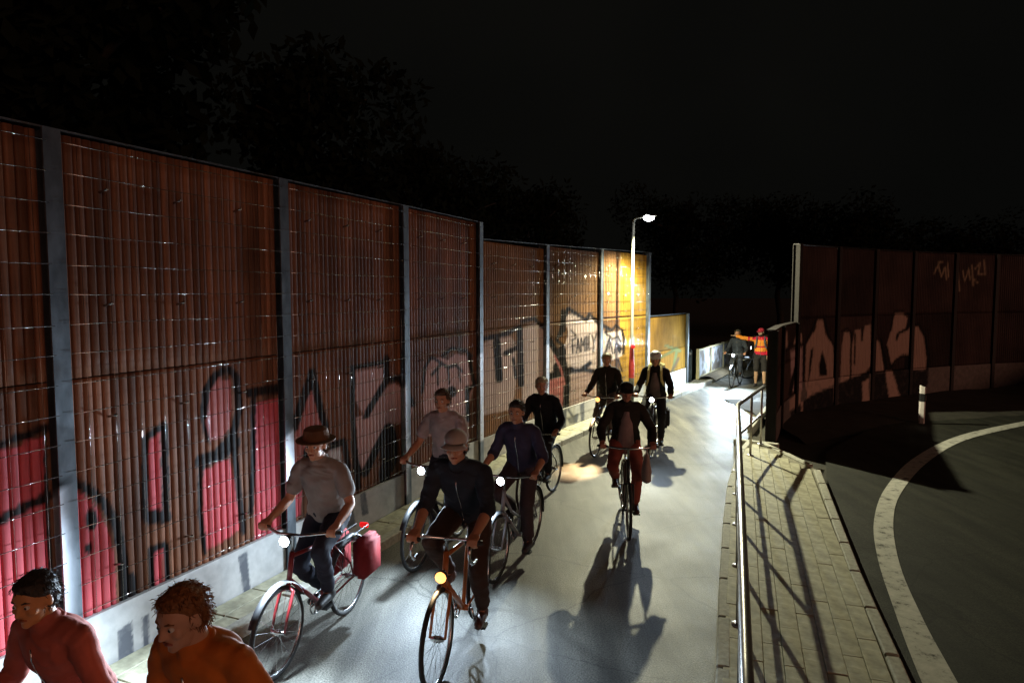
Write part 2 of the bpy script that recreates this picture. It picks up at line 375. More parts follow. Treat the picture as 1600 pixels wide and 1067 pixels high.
RIGHT = [
 rf(RFILL, (120, 300), (128, 200), (145, 180), (150, 300)), rf(RFILL, (190, 290), (225, 160), (255, 200), (262, 270)), rf(MAUVE, (170, 330), (262, 300), (262, 620), (180, 640)),
 rl(4, (130, 340), (160, 290), (270, 275)), rl(6, (215, 450), (190, 540), (165, 660)), rf(RFILL, (165, 700), (250, 620), (250, 740), (165, 785)),
 rf(RFILL, (280, 520), (290, 280), (330, 210), (360, 170), (375, 95), (420, 95), (435, 200), (490, 260), (505, 480), (500, 590), (340, 655), (300, 690), (285, 600)),
 rf(BLACK, (345, 300), (330, 440), (300, 600), (310, 450), (322, 330)), rf(BLACK, (410, 330), (440, 420), (450, 520), (390, 515), (385, 440)),
 rl(3, (268, 560), (275, 300), (320, 200), (372, 85)), rl(4, (425, 85), (455, 220), (510, 300), (520, 480), (512, 600)),
 rf(RFILL, (545, 580), (560, 280), (580, 185), (615, 190), (640, 280), (660, 170), (705, 160), (712, 250), (735, 140), (780, 125), (780, 440), (700, 545), (640, 540)),
 rl(3, (632, 190), (625, 560)), rl(3, (560, 180), (600, 165), (640, 200)), rl(3, (712, 160), (712, 250)), rl(2.5, (655, 430), (660, 200)),
 rf(RFILL, (795, 490), (800, 265), (820, 245), (850, 265), (880, 480)), rl(5, (850, 240), (880, 380), (895, 500)), rl(4, (790, 110), (790, 500)),
 rf(RFILL, (925, 420), (900, 280), (940, 150), (955, 50), (1000, 35), (1060, 80), (1040, 170), (1090, 140), (1140, 145), (1180, 220), (1200, 380), (1195, 470), (1090, 490), (1080, 360), (1020, 360), (950, 430)),
 rl(3, (930, 180), (955, 40), (1000, 25), (1075, 60)), rl(4, (1075, 70), (1060, 160), (985, 200), (975, 240)), rl(4, (1080, 140), (1140, 130), (1190, 220), (1215, 380), (1200, 590)), rl(3.5, (930, 460), (960, 410), (1010, 370), (1060, 365)), rl(3, (900, 300), (930, 450)),
 rf(BLACK, (1040, 370), (1080, 360), (1090, 480), (1030, 470)), rf(BLACK, (940, 470), (1200, 475), (1190, 650), (1010, 700)), rf(BLACK, (170, 790), (330, 665), (500, 600), (520, 740), (170, 900)), rf(BLACK, (530, 580), (770, 480), (770, 740), (530, 760)), rf(BLACK, (790, 500), (890, 490), (920, 720), (780, 740)),
 rf(RFILL, (890, 480), (940, 480), (1005, 700), (925, 715)), rf(RFILL, (715, 570), (765, 540), (770, 750), (715, 765)), rl(3, (508, 600), (508, 720), c=RFILL), rl(2.5, (257, 720), (257, 900), c=RFILL),
] + [('l', (0.42, 0.30, 0.20), 2.2, [(1200 + x / 3.1375, 360 + y / 3.1375) for x, y in p]) for p in (
 [(815, 210), (835, 170), (850, 230), (868, 180), (875, 240)], [(880, 160), (885, 230)], [(925, 140), (940, 300)], [(955, 200), (965, 250), (985, 190), (990, 240)], [(1000, 170), (1005, 270)], [(1015, 190), (1040, 160), (1030, 220), (1060, 210)], [(1060, 150), (1065, 220)], [(835, 160), (860, 150)], [(1010, 240), (1030, 260)])]

def inside(P, poly):
    x, y = P[:, 0], P[:, 1]; r = np.zeros(len(P), bool); n = len(poly); j = n - 1
    for i in range(n):
        xi, yi = poly[i]; xj, yj = poly[j]
        c = ((yi > y) != (yj > y))
        with np.errstate(divide='ignore', invalid='ignore'):
            r ^= c & (x < (xj - xi) * (y - yi) / ((yj - yi) if yj != yi else 1e-9) + xi)
        j = i
    return r
def dist(P, poly, closed):
    d = np.full(len(P), 1e9); pts = list(poly) + ([poly[0]] if closed else [])
    for a, b in zip(pts[:-1], pts[1:]):
        a = np.array(a, float); b = np.array(b, float); ab = b - a
        t = np.clip(((P - a) @ ab) / max(ab @ ab, 1e-9), 0, 1)
        d = np.minimum(d, np.linalg.norm(P - a - t[:, None] * ab, axis=1))
    return d
def spray(me, world, shapes, soft=2.0):
    """write the paint colour and amount for each vertex"""
    P = project(world); n = len(P)
    rng = np.random.RandomState(3)
    P = P + rng.uniform(-1.0, 1.0, P.shape) * soft * 0.35
    col = np.zeros((n, 3)); amt = np.zeros(n)
    lo, hi = P.min(0), P.max(0)
    for kind, c, w, poly in shapes:
        q = np.array(poly)
        if q[:, 0].min() - w - 6 > hi[0] or q[:, 0].max() + w + 6 < lo[0] or q[:, 1].min() - w - 6 > hi[1] or q[:, 1].max() + w + 6 < lo[1]: continue
        if kind == 'f':
            d = dist(P, poly, True); d = np.where(inside(P, poly), -d, d)
            a = np.clip(0.5 - d / soft, 0, 1)
        else:
            a = np.clip(0.5 + (w * 0.5 - dist(P, poly, False)) / soft, 0, 1)
        na = a + amt * (1 - a)
        with np.errstate(divide='ignore', invalid='ignore'):
            col = np.where(na[:, None] > 1e-5, (np.array(c) * a[:, None] + col * (amt * (1 - a))[:, None]) / np.maximum(na, 1e-6)[:, None], col)
        amt = na
    at1 = me.attributes.new('paint', 'FLOAT_COLOR', 'POINT')
    at1.data.foreach_set('color', np.concatenate([col, np.ones((n, 1))], 1).astype(np.float32).ravel())
    at2 = me.attributes.new('paint_amount', 'FLOAT', 'POINT')
    at2.data.foreach_set('value', amt.astype(np.float32))

# ------------------------------------------------------------------ barrier walls
def slat_verts(a, n, w, z0, z1, rows):
    """half-round slat standing at the origin; a along the wall, n towards the viewer's side"""
    prof = [(-0.5, -0.012), (-0.5, 0.008), (-0.40, 0.015), (-0.16, 0.0185), (0.16, 0.0185), (0.40, 0.015), (0.5, 0.008), (0.5, -0.012)]
    V = []; Fc = []
    k = len(prof)
    for i in range(rows + 1):
        z = z0 + (z1 - z0) * i / rows
        for t, d in prof:
            V.append((a.x * t * w + n.x * d, a.y * t * w + n.y * d, z))
    for i in range(rows):
        for j in range(k - 1):
            Fc.append((i * k + j, i * k + j + 1, (i + 1) * k + j + 1, (i + 1) * k + j))
    Fc.append(tuple(range(rows * k, rows * k + k))); Fc.append(tuple(range(k - 1, -1, -1)))
    return V, Fc

def grid_panel(A, B, n, z0, z1, off, step):
    """a closed slab with a finely divided front face"""
    a = (B - A); L = a.length; a.normalize()
    nu = max(2, int(L / step)); nv = max(2, int((z1 - z0) / step))
    V = []; Fc = []
    for j in range(nv + 1):
        for i in range(nu + 1):
            p = A + a * (L * i / nu) + n * off
            V.append((p.x, p.y, z0 + (z1 - z0) * j / nv))
    for j in range(nv):
        for i in range(nu):
            q = j * (nu + 1) + i
            Fc.append((q, q + 1, q + nu + 2, q + nu + 1))
    s = len(V)
    for p, z in ((A, z0), (B, z0), (B, z1), (A, z1)):
        p = p + n * (off - 0.14); V.append((p.x, p.y, z))
    c = [0, nu, (nv + 1) * (nu + 1) - 1, nv * (nu + 1)]
    Fc.append((s + 3, s + 2, s + 1, s))
    for i in range(4):
        j = (i + 1) % 4
        Fc.append((c[j], c[i], s + i, s + j))
    return V, Fc

def barrier(name, label, pts, tops, zbase, foot, seam, mats, shapes, group=None, nslat=30, single=(), step=0.03, wires=True, side=1, post_w=0.118, end_posts=(True, True), footmat='concrete', postmat='steel', hstep=0.2, wire_r=0.0028):
    """pts: wall line points (Vector xy); one bay between neighbours; tops: wall top at each point; single: bays whose slats are objects of their own"""
    root = thing(name, label, 'noise barrier', (pts[0].x, pts[0].y, 0), group=group)
    O = Vector((pts[0].x, pts[0].y, 0))
    for bi in range(len(pts) - 1):
        A, B = pts[bi].copy(), pts[bi + 1].copy()
        a = (B - A).normalized(); n = Vector((a.y, -a.x, 0)) * side
        A2 = A + a * post_w * 0.42; B2 = B - a * post_w * 0.42
        L = (B2 - A2).length
        t0, t1 = tops[bi], tops[bi + 1]; zt = min(t0, t1) - 0.03
        # backing board
        bm = bmesh.new(); ang = math.atan2(a.y, a.x)
        c = (A2 + B2) / 2 - n * 0.055 - O
        bm_box(bm, (c.x, c.y, (zbase + zt) / 2), (L, 0.08, zt - zbase - 0.02), Matrix.Rotation(ang, 4, 'Z'))
        bm_obj('backing_board', bm, M['backing'], root)
        # foot panel
        V, Fc = grid_panel(A2, B2, n, zbase - 0.05, zbase + foot, 0.045, min(step, 0.014) if footmat == 'concrete' else step)
        V = [(v[0] - O.x, v[1] - O.y, v[2]) for v in V]
        if side < 0: Fc = [f[::-1] for f in Fc]
        ob = mesh_obj('foot_panel', V, Fc, M[footmat], root)
        spray(ob.data, np.array(V) + np.array(O), [q for q in shapes if q[1] == FOOT_STREAK] if footmat == 'concrete' else shapes)
        # slats in two cassettes
        p = L / nslat; w = p * 0.84
        for (z0, z1, rows, paint) in ((zbase + foot + 0.004, seam - 0.006, int((seam - zbase - foot) / step), True), (seam + 0.006, zt, (int((zt - seam) / (step * 1.5)) if bi not in single else 12), bi not in single)):
            if z1 - z0 < 0.1: continue
            V, Fc = slat_verts(a, n, w, z0, z1, rows)
            if side < 0: Fc = [f[::-1] for f in Fc]
            Va = np.array(V)
            mt = mats[bi]
            if bi in single:
                shared = None
                for k in range(nslat):
                    pos = A2 + a * p * (k + 0.5) + n * 0.004 * math.sin(k * 12.9 + bi)
                    if paint or shared is None:
                        me = bpy.data.meshes.new('slat'); me.from_pydata(V, [], Fc); me.update(); me.materials.append(M[mt])
                        me.polygons.foreach_set('use_smooth', [True] * len(me.polygons))
                        if paint: spray(me, Va + np.array((pos.x, pos.y, 0)), [q for q in shapes if q[1] != FOOT_STREAK])
                        else: shared = me
                    else: me = shared
                    link('slat', me, root, (pos.x - O.x, pos.y - O.y, 0))
            else:
                groups = {}
                for k in range(nslat):
                    pos = A2 + a * p * (k + 0.5)
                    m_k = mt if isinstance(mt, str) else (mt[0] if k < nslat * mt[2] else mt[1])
                    groups.setdefault(m_k, []).append(pos)
                for m_k, ps in groups.items():
                    VV = np.concatenate([Va + np.array((q.x, q.y, 0)) for q in ps])
                    FF = [tuple(i + len(V) * j for i in f) for j in range(len(ps)) for f in Fc]
                    ob = mesh_obj('slat_field', VV - np.array(O), FF, M[m_k], root, smooth=True)
                    ob['kind'] = 'stuff'
                    spray(ob.data, VV, shapes)
        # cap rail
        bm = bmesh.new()
        for s in (0,):
            P0, P1 = A - O, B - O
            vs = []
            for (q, z) in ((P0, t0), (P1, t1)):
                for d, dz in ((0.030, 0.004), (0.030, 0.016), (-0.12, 0.016), (-0.12, 0.004)):
                    vs.append(bm.verts.new((q.x + n.x * d, q.y + n.y * d, z + dz - 0.015)))
            for i in range(4): bm.faces.new((vs[i], vs[(i + 1) % 4], vs[4 + (i + 1) % 4], vs[4 + i]))
            bm.faces.new(vs[:4][::-1]); bm.faces.new(vs[4:])
            bmesh.ops.recalc_face_normals(bm, faces=bm.faces)
        bm_obj('cap_rail', bm, M[postmat], root)
        # climbing wires: long bars with thin uprights and small clips
        if wires:
            bm = bmesh.new(); o1 = 0.105
            z = zbase + foot + 0.08
            rr = random.Random(bi * 7 + len(pts))
            while z < zt - 0.05:
                q0, q1 = A2 + n * o1 - O, B2 + n * o1 - O
                jig = [rr.uniform(-0.006, 0.006) for _ in range(6)]
                bm_tube(bm, [q0.lerp(q1, i / 5) + Vector((0, 0, z + jig[i])) for i in range(6)], wire_r, 5)
                z += hstep
            nup = 10
            for k in range(nup):
                q = A2.lerp(B2, (k + 0.5) / nup) + n * (o1 - 0.009) - O
                x = rr.uniform(-0.01, 0.01)
                bm_tube(bm, [q + Vector((0, 0, zbase + foot + 0.03)), q + a * x + Vector((0, 0, (zbase + zt) / 2)), q + Vector((0, 0, zt - 0.02))], wire_r * 0.55, 4)
            # spacer clips back to the slats
            for k in (1, 4, 7):
                for zz in (zbase + foot + 0.3, seam - 0.3, seam + 0.5, zt - 0.35):
                    q = A2.lerp(B2, (k + 0.5) / nup) - O
                    bm_tube(bm, [q + n * 0.02 + Vector((0, 0, zz)), q + n * o1 + Vector((0, 0, zz + 0.02))], 0.009, 6)
            w_ = bm_obj('wire_trellis', bm, M['wire'], root, smooth=True); w_['kind'] = 'stuff'
    # posts
    for i, p in enumerate(pts):
        if (i == 0 and not end_posts[0]) or (i == len(pts) - 1 and not end_posts[1]): continue
        q0 = pts[max(i - 1, 0)]; q1 = pts[min(i + 1, len(pts) - 1)]
        a = (q1 - q0).normalized(); n = Vector((a.y, -a.x, 0)) * side
        bm = bmesh.new(); ang = math.atan2(a.y, a.x); rot = Matrix.Rotation(ang, 4, 'Z')
        top = tops[i] - 0.017; nz_ = 60
        prof = [(-0.5, 0.085), (0.5, 0.085), (0.5, 0.068), (0.06, 0.066), (0.06, -0.075), (0.5, -0.077), (0.5, -0.094), (-0.5, -0.094), (-0.5, -0.077), (-0.06, -0.075), (-0.06, 0.066), (-0.5, 0.068)]
        rings = []
        for k in range(nz_ + 1):
            z = zbase - 0.05 + (top - zbase + 0.05) * k / nz_
            rings.append([bm.verts.new((p.x - O.x + a.x * t * post_w + n.x * d, p.y - O.y + a.y * t * post_w + n.y * d, z)) for t, d in prof])
        m_ = len(prof)
        for k in range(nz_):
            for j in range(m_):
                bm.faces.new((rings[k][j], rings[k][(j + 1) % m_], rings[k + 1][(j + 1) % m_], rings[k + 1][j]))
        bm.faces.new(rings[0][::-1]); bm.faces.new(rings[-1])
        bmesh.ops.recalc_face_normals(bm, faces=bm.faces)
        co = np.array([v.co[:] for v in bm.verts]) + np.array(O)
        ob = bm_obj('post', bm, M['backing' if (postmat == 'steel_dark' and i == 0) else postmat], root)  # first dark post blackened to hide lamp light on the wall end
        if postmat == 'steel': spray(ob.data, co, POSTPAINT)
    return root

def V2(x, y): return Vector((x, y, 0))
# ------------------------------------------------------------------ the setting
ZS = 0.10        # height of the strip along the left wall
g = 300
struct(mesh_obj('ground', [(-g, -g, -0.06), (g, -g, -0.06), (g, g, -0.06), (-g, g, -0.06)], [(0, 1, 2, 3)], M['earth']))

W0 = V2(-3.08, 4.57); W3 = V2(-0.545, 10.59)
stepv = (W3 - W0) / 3
tall_pts = [W0 - stepv * 2, W0 - stepv, W0, W0 + stepv, W0 + stepv * 2, W3]
low_pts = [W3, V2(0.60, 12.8), V2(1.90, 15.0), V2(3.40, 17.3)]
end_pts = [low_pts[-1] + V2(0.03, 0.04), V2(5.15, 20.2)]
wall_line = tall_pts + low_pts[1:] + [end_pts[1], V2(5.62, 21.0), V2(6.6, 22.7), V2(7.48, 24.2), V2(8.7, 26.2), V2(10.3, 28.3), V2(12.4, 30.0)]

def offset_line(pts, d):
    out = []
    for i, p in enumerate(pts):
        a = (pts[min(i + 1, len(pts) - 1)] - pts[max(i - 1, 0)]).normalized()
        out.append(p + Vector((a.y, -a.x, 0)) * d)
    return out
def resample(pts, step, lo=0.0):
    out = []; acc = 0.0; nxt = lo
    for a, b in zip(pts[:-1], pts[1:]):
        L = (b - a).length
        while nxt <= acc + L:
            out.append(a.lerp(b, (nxt - acc) / L)); nxt += step
        acc += L
    return out

# cycle path: one sheet from behind the camera to the bridge
SW = 0.52        # width of the strip along the wall
left_edge = offset_line(wall_line, SW)
kerb_R = [V2(-0.25, -0.6), V2(0.09, 0.6)] + [at(*p) for p in ((1115, 1067), (1118, 950), (1125, 830), (1134, 762), (1150, 712), (1170, 676), (1195, 645))] + [V2(7.4, 18.6), V2(9.5, 22.0), V2(12.0, 25.0), V2(15.0, 27.5)]
def strip_sheet(name, A, B, z, mat, n=60):
    def even(pts):
        tot = sum((b - a).length for a, b in zip(pts[:-1], pts[1:]))
        return resample(pts, tot / n * 0.99999)[: n + 1]
    a, b = even(A), even(B); k = min(len(a), len(b))
    V = [(p.x, p.y, z) for p in a[:k]] + [(p.x, p.y, z) for p in b[:k]]
    Fc = [(i, k + i, k + i + 1, i + 1) for i in range(k - 1)]
    return mesh_obj(name, V, Fc, mat)
lefts = [V2(-8.6, -5.0)] + left_edge
rights = [V2(-1.3, -5.0)] + kerb_R
struct(strip_sheet('cycle_path', lefts, [p + V2(0.05, 0) for p in rights], 0.0, M['road']))

# strip along the left wall: bed, kerb stones and slabs
bed = struct(strip_sheet('wall_footpath', offset_line(wall_line, -0.02), offset_line(wall_line, SW - 0.02), ZS - 0.025, M['mortar']))
def block(me_name, size, bev=0.008):
    bm = bmesh.new(); bm_box(bm, (0, 0, 0), size)
    bmesh.ops.bevel(bm, geom=list(bm.edges), offset=bev, segments=1, affect='EDGES')
    me = bpy.data.meshes.new(me_name); bm.to_mesh(me); bm.free(); return me
kerb_me = block('kerb_stone', (0.985, 0.12, 0.26), 0.012); kerb_me.materials.append(M['kerb'])
slab_me = block('paving_slab', (0.492, 0.188, 0.06), 0.006); slab_me.materials.append(M['slab'])
def lay(me, name, line, step, z, parent, jitter=0.004, ymin=-1.0, ymax=40):
    pts = resample(line, step)
    for a, b in zip(pts[:-1], pts[1:]):
        if not (ymin < a.y < ymax): continue
        c = (a + b) / 2; d = b - a
        o = link(name, me, parent, (c.x, c.y, z + random.uniform(-jitter, jitter)))
        o.rotation_euler = (random.uniform(-.006, .006), random.uniform(-.004, .004), math.atan2(d.y, d.x) + random.uniform(-.004, .004))
lay(kerb_me, 'kerb_stone', offset_line(wall_line, SW - 0.06), 1.0, ZS - 0.125, bed, ymin=2, ymax=27)
lay(slab_me, 'paving_slab', offset_line(wall_line, 0.155), 0.5, ZS - 0.028, bed, ymin=3, ymax=20)
lay(slab_me, 'paving_slab', offset_line(wall_line, 0.35), 0.5, ZS - 0.028, bed, ymin=3, ymax=20)

# pavement on the right under the railing
ZP = 0.12
poly_l = [V2(-0.25, -0.6), V2(0.09, 0.6)] + [at(x, y, ZP) for x, y in ((1119, 1040), (1122, 930), (1129, 815), (1137, 752), (1153, 704), (1172, 682))] + [V2(4.44, 12.0)]
poly_r = [at(1281, 733, ZP), at(1348, 905, ZP), at(1421, 1060, ZP), V2(1.5, 0.9), V2(1.05, -0.6)]
poly = poly_l + poly_r
pv = struct(mesh_obj('pavement', [(p.x, p.y, ZP - 0.03) for p in poly] + [(p.x, p.y, -0.05) for p in poly],
     [tuple(range(len(poly)))[::-1]] + [(i, (i + 1) % len(poly), len(poly) + (i + 1) % len(poly), len(poly) + i) for i in range(len(poly))], M['mortar']))
bm = bmesh.new(); bm.from_mesh(pv.data); bmesh.ops.recalc_face_normals(bm, faces=bm.faces); bm.to_mesh(pv.data); bm.free()
u = Vector((0.318, 0.948, 0)).normalized(); v = Vector((u.y, -u.x, 0))
paver_me = block('paver', (0.597, 0.137, 0.06), 0.004); paver_me.materials.append(M['slab'])
P2 = np.array([(p.x, p.y) for p in poly])
pavers = 0
org = Vector((0.2, 0.9, 0))
for i in range(-3, 24):
    for j in range(-3, 16):
        c = org + u * (0.6 * (i + 0.5 * (j % 2)) + 0.3) + v * (0.14 * j + 0.24)
        corners = np.array([[(c + u * s * 0.30 + v * t * 0.07).x, (c + u * s * 0.30 + v * t * 0.07).y] for s in (-1, 1) for t in (-1, 1)])
        if inside(corners, [tuple(q) for q in P2]).all():
            o = link('paver', paver_me, pv, (c.x, c.y, ZP - 0.031 + random.uniform(-.003, .003)))
            o.rotation_euler = (random.uniform(-.008, .008), random.uniform(-.005, .005), math.atan2(u.y, u.x)); pavers += 1
kerb2_me = block('kerb_stone', (0.78, 0.10, 0.24), 0.012); kerb2_me.materials.append(M['kerb'])
kl = [p + Vector((0.05, -0.01, 0)) for p in poly_l]
lay(kerb2_me, 'kerb_stone', kl, 0.8, ZP - 0.118, pv, ymin=0.2, ymax=30)
lay(kerb2_me, 'kerb_stone', [p + Vector((-0.04, 0.0, 0)) for p in poly_r[:4]], 0.8, ZP - 0.119, pv, ymin=0.2, ymax=30)
lay(kerb2_me, 'kerb_stone', [V2(4.50, 12.05), poly_r[0] + Vector((0, 0.03, 0))], 0.8, ZP - 0.12, pv, ymin=0.2, ymax=30)
# kerb beyond the pavement along the path
far_k = struct(strip_sheet('verge', kerb_R[8:], [p + V2(0.5, -0.3) for p in kerb_R[8:]], 0.02, M['earth']))
lay(kerb2_me, 'kerb_stone', [p + V2(0.02, 0) for p in kerb_R[7:]], 0.8, 0.0, far_k, ymin=12, ymax=24)

# the road on the right and its white edge line
rd = [V2(1.2, -4), V2(1.0, -0.6), V2(1.5, 0.9), at(1425, 1067), at(1352, 912), at(1300, 790), at(1290, 738)]
out = [V2(12, -4), V2(12.5, 0), V2(13.5, 3.5), V2(15, 7), V2(18, 11), V2(22, 13.5), V2(26, 15.6)]
inn = rd + [V2(5.6, 12.0), V2(7.5, 14.0), V2(10.2, 15.6), V2(14, 16.7), V2(22, 17.5)]
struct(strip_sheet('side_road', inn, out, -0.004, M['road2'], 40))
def catmull(P, n=8):
    o = []
    for i in range(len(P) - 1):
        p0, p1, p2, p3 = P[max(i - 1, 0)], P[i], P[i + 1], P[min(i + 2, len(P) - 1)]
        for k in range(n):
            t = k / n
            o.append(0.5 * ((2 * p1) + (p2 - p0) * t + (2 * p0 - 5 * p1 + 4 * p2 - p3) * t * t + (3 * p1 - p0 - 3 * p2 + p3) * t ** 3))
    return o + [P[-1]]
la = catmull([at(x, y) for x, y in ((1640, 652), (1600, 658), (1500, 680), (1430, 714), (1385, 760), (1366, 810), (1371, 870), (1400, 960), (1441, 1067))] + [V2(2.2, 2.6), V2(1.75, 0.4)])
lb = catmull([at(x, y) for x, y in ((1640, 659), (1600, 665), (1510, 687), (1452, 720), (1411, 765), (1396, 810), (1405, 878), (1440, 962), (1497, 1067))] + [V2(2.5, 2.6), V2(2.03, 0.4)])
k = len(la)
struct(mesh_obj('road_edge_line', [(p.x, p.y, 0.002) for p in la] + [(p.x, p.y, 0.002) for p in lb], [(i, i + 1, k + i + 1, k + i) for i in range(k - 1)], M['white_paint']))
# earth bank below the tall wall on the right
bmk = bmesh.new(); NX, NY = 36, 14; rows = []
for j in range(NY + 1):
    r_ = []
    for i in range(NX + 1):
        x = 5.5 + 18 * i / NX; yb = 12.6 + 3.4 * (1 - math.exp(-(x - 5.5) / 4.5)); y = yb + j * 0.36
        e = math.sin(math.pi * min(1, j / NY * 1.15)) if j < NY else 0
        h = (0.05 + 1.5 * max(0, (x - 12.6) / 5.0) ** 1.6) * e + 0.05 * mnoise.noise(Vector((x * 1.3, y * 1.7, 0)))
        r_.append(bmk.verts.new((x, y, max(-0.05, min(h, 2.4)) - (0.05 if j == 0 else 0))))
    rows.append(r_)
for j in range(NY):
    for i in range(NX): bmk.faces.new((rows[j][i], rows[j][i + 1], rows[j + 1][i + 1], rows[j + 1][i]))
struct(bm_obj('earth_bank', bmk, M['earth'], smooth=True))

# ------------------------------------------------------------------ noise barriers
barrier('noise_barrier', 'tall red-brown slatted barrier with bold pink graffiti letters at the left', tall_pts, [3.88] * 6, ZS, 0.40, 2.2,
        ['wood'] * 5, LEFT, single=(1, 2, 3, 4), end_posts=(True, True), step=0.028)
barrier('noise_barrier', 'brown slatted barrier with grey graffiti behind the street lamp pole', low_pts, [3.62, 3.68, 3.74, 3.80], ZS, 0.38, 2.2,
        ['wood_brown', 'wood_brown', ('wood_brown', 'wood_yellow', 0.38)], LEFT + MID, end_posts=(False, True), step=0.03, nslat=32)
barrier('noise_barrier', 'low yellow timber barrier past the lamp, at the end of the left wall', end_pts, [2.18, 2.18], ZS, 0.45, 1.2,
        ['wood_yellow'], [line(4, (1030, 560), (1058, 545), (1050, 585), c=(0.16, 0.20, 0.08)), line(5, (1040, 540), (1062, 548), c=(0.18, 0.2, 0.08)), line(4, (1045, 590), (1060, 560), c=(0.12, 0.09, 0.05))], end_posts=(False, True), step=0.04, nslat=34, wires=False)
stub_pts = [V2(4.70, 12.25), V2(5.47, 13.85), V2(6.42, 15.45)]
barrier('noise_barrier', 'low dark barrier stub that ends beside the steel railing', stub_pts, [2.12, 2.12, 2.12], 0.0, 0.5, 1.3,
        ['wood_dim', 'wood_dim'], RIGHT, end_posts=(True, True), step=0.045, nslat=26, wires=False, footmat='concrete_dim', postmat='steel_dark')
rt = [V2(6.45, 15.5), V2(7.85, 16.55), V2(9.22, 17.45), V2(10.72, 18.35), V2(12.35, 19.15), V2(13.95, 19.8), V2(15.9, 20.4), V2(18.3, 20.9)]
barrier('noise_barrier', 'tall dark red curved barrier with pale graffiti letters on the right', rt, [3.88] * 8, 0.0, 0.72, 2.2,
        ['wood_dim'] * 7, RIGHT, end_posts=(True, True), step=0.05, nslat=24, wires=False, footmat='concrete_dim', postmat='steel_dark')

# ------------------------------------------------------------------ street lamp
lp = at(988, 638, ZS); lp = Vector((2.72, 15.45, ZS))
Z_ = Vector((0, 0, 1))
lamp = thing('street_lamp', 'slim steel street lamp with a glowing white head beside the slatted wall', 'street lamp', lp)
LH = 4.42
bm = bmesh.new(); bm_tube(bm, [(0, 0, 0), (0, 0, 1.0), (0, 0, 1.02), (0, 0, LH - ZS - 0.05)], [0.062, 0.062, 0.040, 0.030], 14)
bm_obj('pole', bm, M['pole'], lamp, smooth=True)
AD = Vector((0.276, -0.30, 0)); AN = Vector((0.30, 0.276, 0)).normalized(); AU = AD.normalized(); LT = Vector((0, 0, LH - ZS))
bm = bmesh.new(); bm_tube(bm, [LT - Z_ * 0.07, LT + AU * 0.03, LT + AU * 0.10 + Z_ * 0.02, LT + AU * 0.30 + Z_ * 0.03], [0.034, 0.03, 0.024, 0.022], 10)
bm_obj('arm', bm, M['pole'], lamp, smooth=True)
bm = bmesh.new(); vs = []
for (x, w_, h) in ((0.22, 0.035, 0.02), (0.27, 0.075, 0.03), (0.40, 0.10, 0.03), (0.54, 0.085, 0.022), (0.60, 0.04, 0.012)):
    vs.append([bm.verts.new(LT + AU * x + AN * s * w_ + Z_ * (0.04 + t * h)) for s, t in ((-1, -1), (1, -1), (0.8, 1), (-0.8, 1))])
for a_, b_ in zip(vs[:-1], vs[1:]):
    for i in range(4): bm.faces.new((a_[i], a_[(i + 1) % 4], b_[(i + 1) % 4], b_[i]))
bm.faces.new(vs[0][::-1]); bm.faces.new(vs[-1]); bmesh.ops.recalc_face_normals(bm, faces=bm.faces)
hd = bm_obj('lamp_head', bm, M['pole'], lamp)
LC = LT + AU * 0.42 + Z_ * 0.0
bm = bmesh.new(); bm_ball(bm, LC, (0.12, 0.12, 0.075)); bm_obj('lens', bm, M['lens_street'], hd, smooth=True)
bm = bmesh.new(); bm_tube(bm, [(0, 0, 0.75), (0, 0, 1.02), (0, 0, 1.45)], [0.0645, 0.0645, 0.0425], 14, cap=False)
bm_obj('red_light_band', bm, M['red_light_band'], lamp, smooth=True)  # sleeve that carries the painted red light
bm = bmesh.new(); bm_ball(bm, (0.02, -0.05, 1.47), (0.05, 0.035, 0.05)); bm_obj('reflector', bm, M['red_lens'], lamp, smooth=True)
bm = bmesh.new(); bm_box(bm, (0.0, -0.064, 0.45), (0.06, 0.012, 0.22)); bm_obj('service_hatch', bm, M['steel_dark'], lamp)
ld = bpy.data.lights.new('street_light', 'SPOT'); ld.energy = 3000; ld.color = (1.0, 0.97, 0.66); ld.shadow_soft_size = 0.05
ld.spot_size = math.radians(165); ld.spot_blend = 0.55
lo = bpy.data.objects.new('street_light', ld); C.objects.link(lo); lo.parent = lamp; lo.location = LC - Z_ * 0.10
lo.rotation_euler = Vector((0.42, -0.24, -0.87)).to_track_quat('-Z', 'Y').to_euler()

# ------------------------------------------------------------------ railing on the right
rp = [V2(4.46, 12.02), V2(3.38, 10.12)]
far_c = rp[1]; near = V2(1.06, 2.97); rd_ = (far_c - near).normalized()
rails = thing('handrail', 'round steel handrail with posts along the paved strip', 'railing', (far_c.x, far_c.y, 0))
RO = Vector((far_c.x, far_c.y, 0))
top_path = [rp[0], far_c.lerp(rp[0], 0.06), far_c + (near - far_c) * 0.012, near, near - rd_ * 1.8]
RH = 1.12
for h, r in ((RH, 0.030), (0.64, 0.020)):
    bm = bmesh.new()
    z0 = [h + 0.0, h, h, h, h]
    bm_tube(bm, [p - RO + Vector((0, 0, z)) for p, z in zip(top_path, z0)], r, 14)
    bm_obj('rail', bm, M['rail'], rails, smooth=True)
spots = [rp[0].lerp(far_c, 0.06), rp[0].lerp(far_c, 0.5)] + [far_c - rd_ * (0.02 + 1.25 * i) for i in range(8)]
for s in spots:
    bm = bmesh.new(); bm_tube(bm, [s - RO + Vector((0, 0, ZP - 0.02)), s - RO + Vector((0, 0, RH - 0.01))], 0.021, 10)
    bm_tube(bm, [s - RO + Vector((0, 0, ZP - 0.005)), s - RO + Vector((0, 0, ZP + 0.008))], 0.055, 12)
    bm_obj('post', bm, M['rail'], rails, smooth=True)

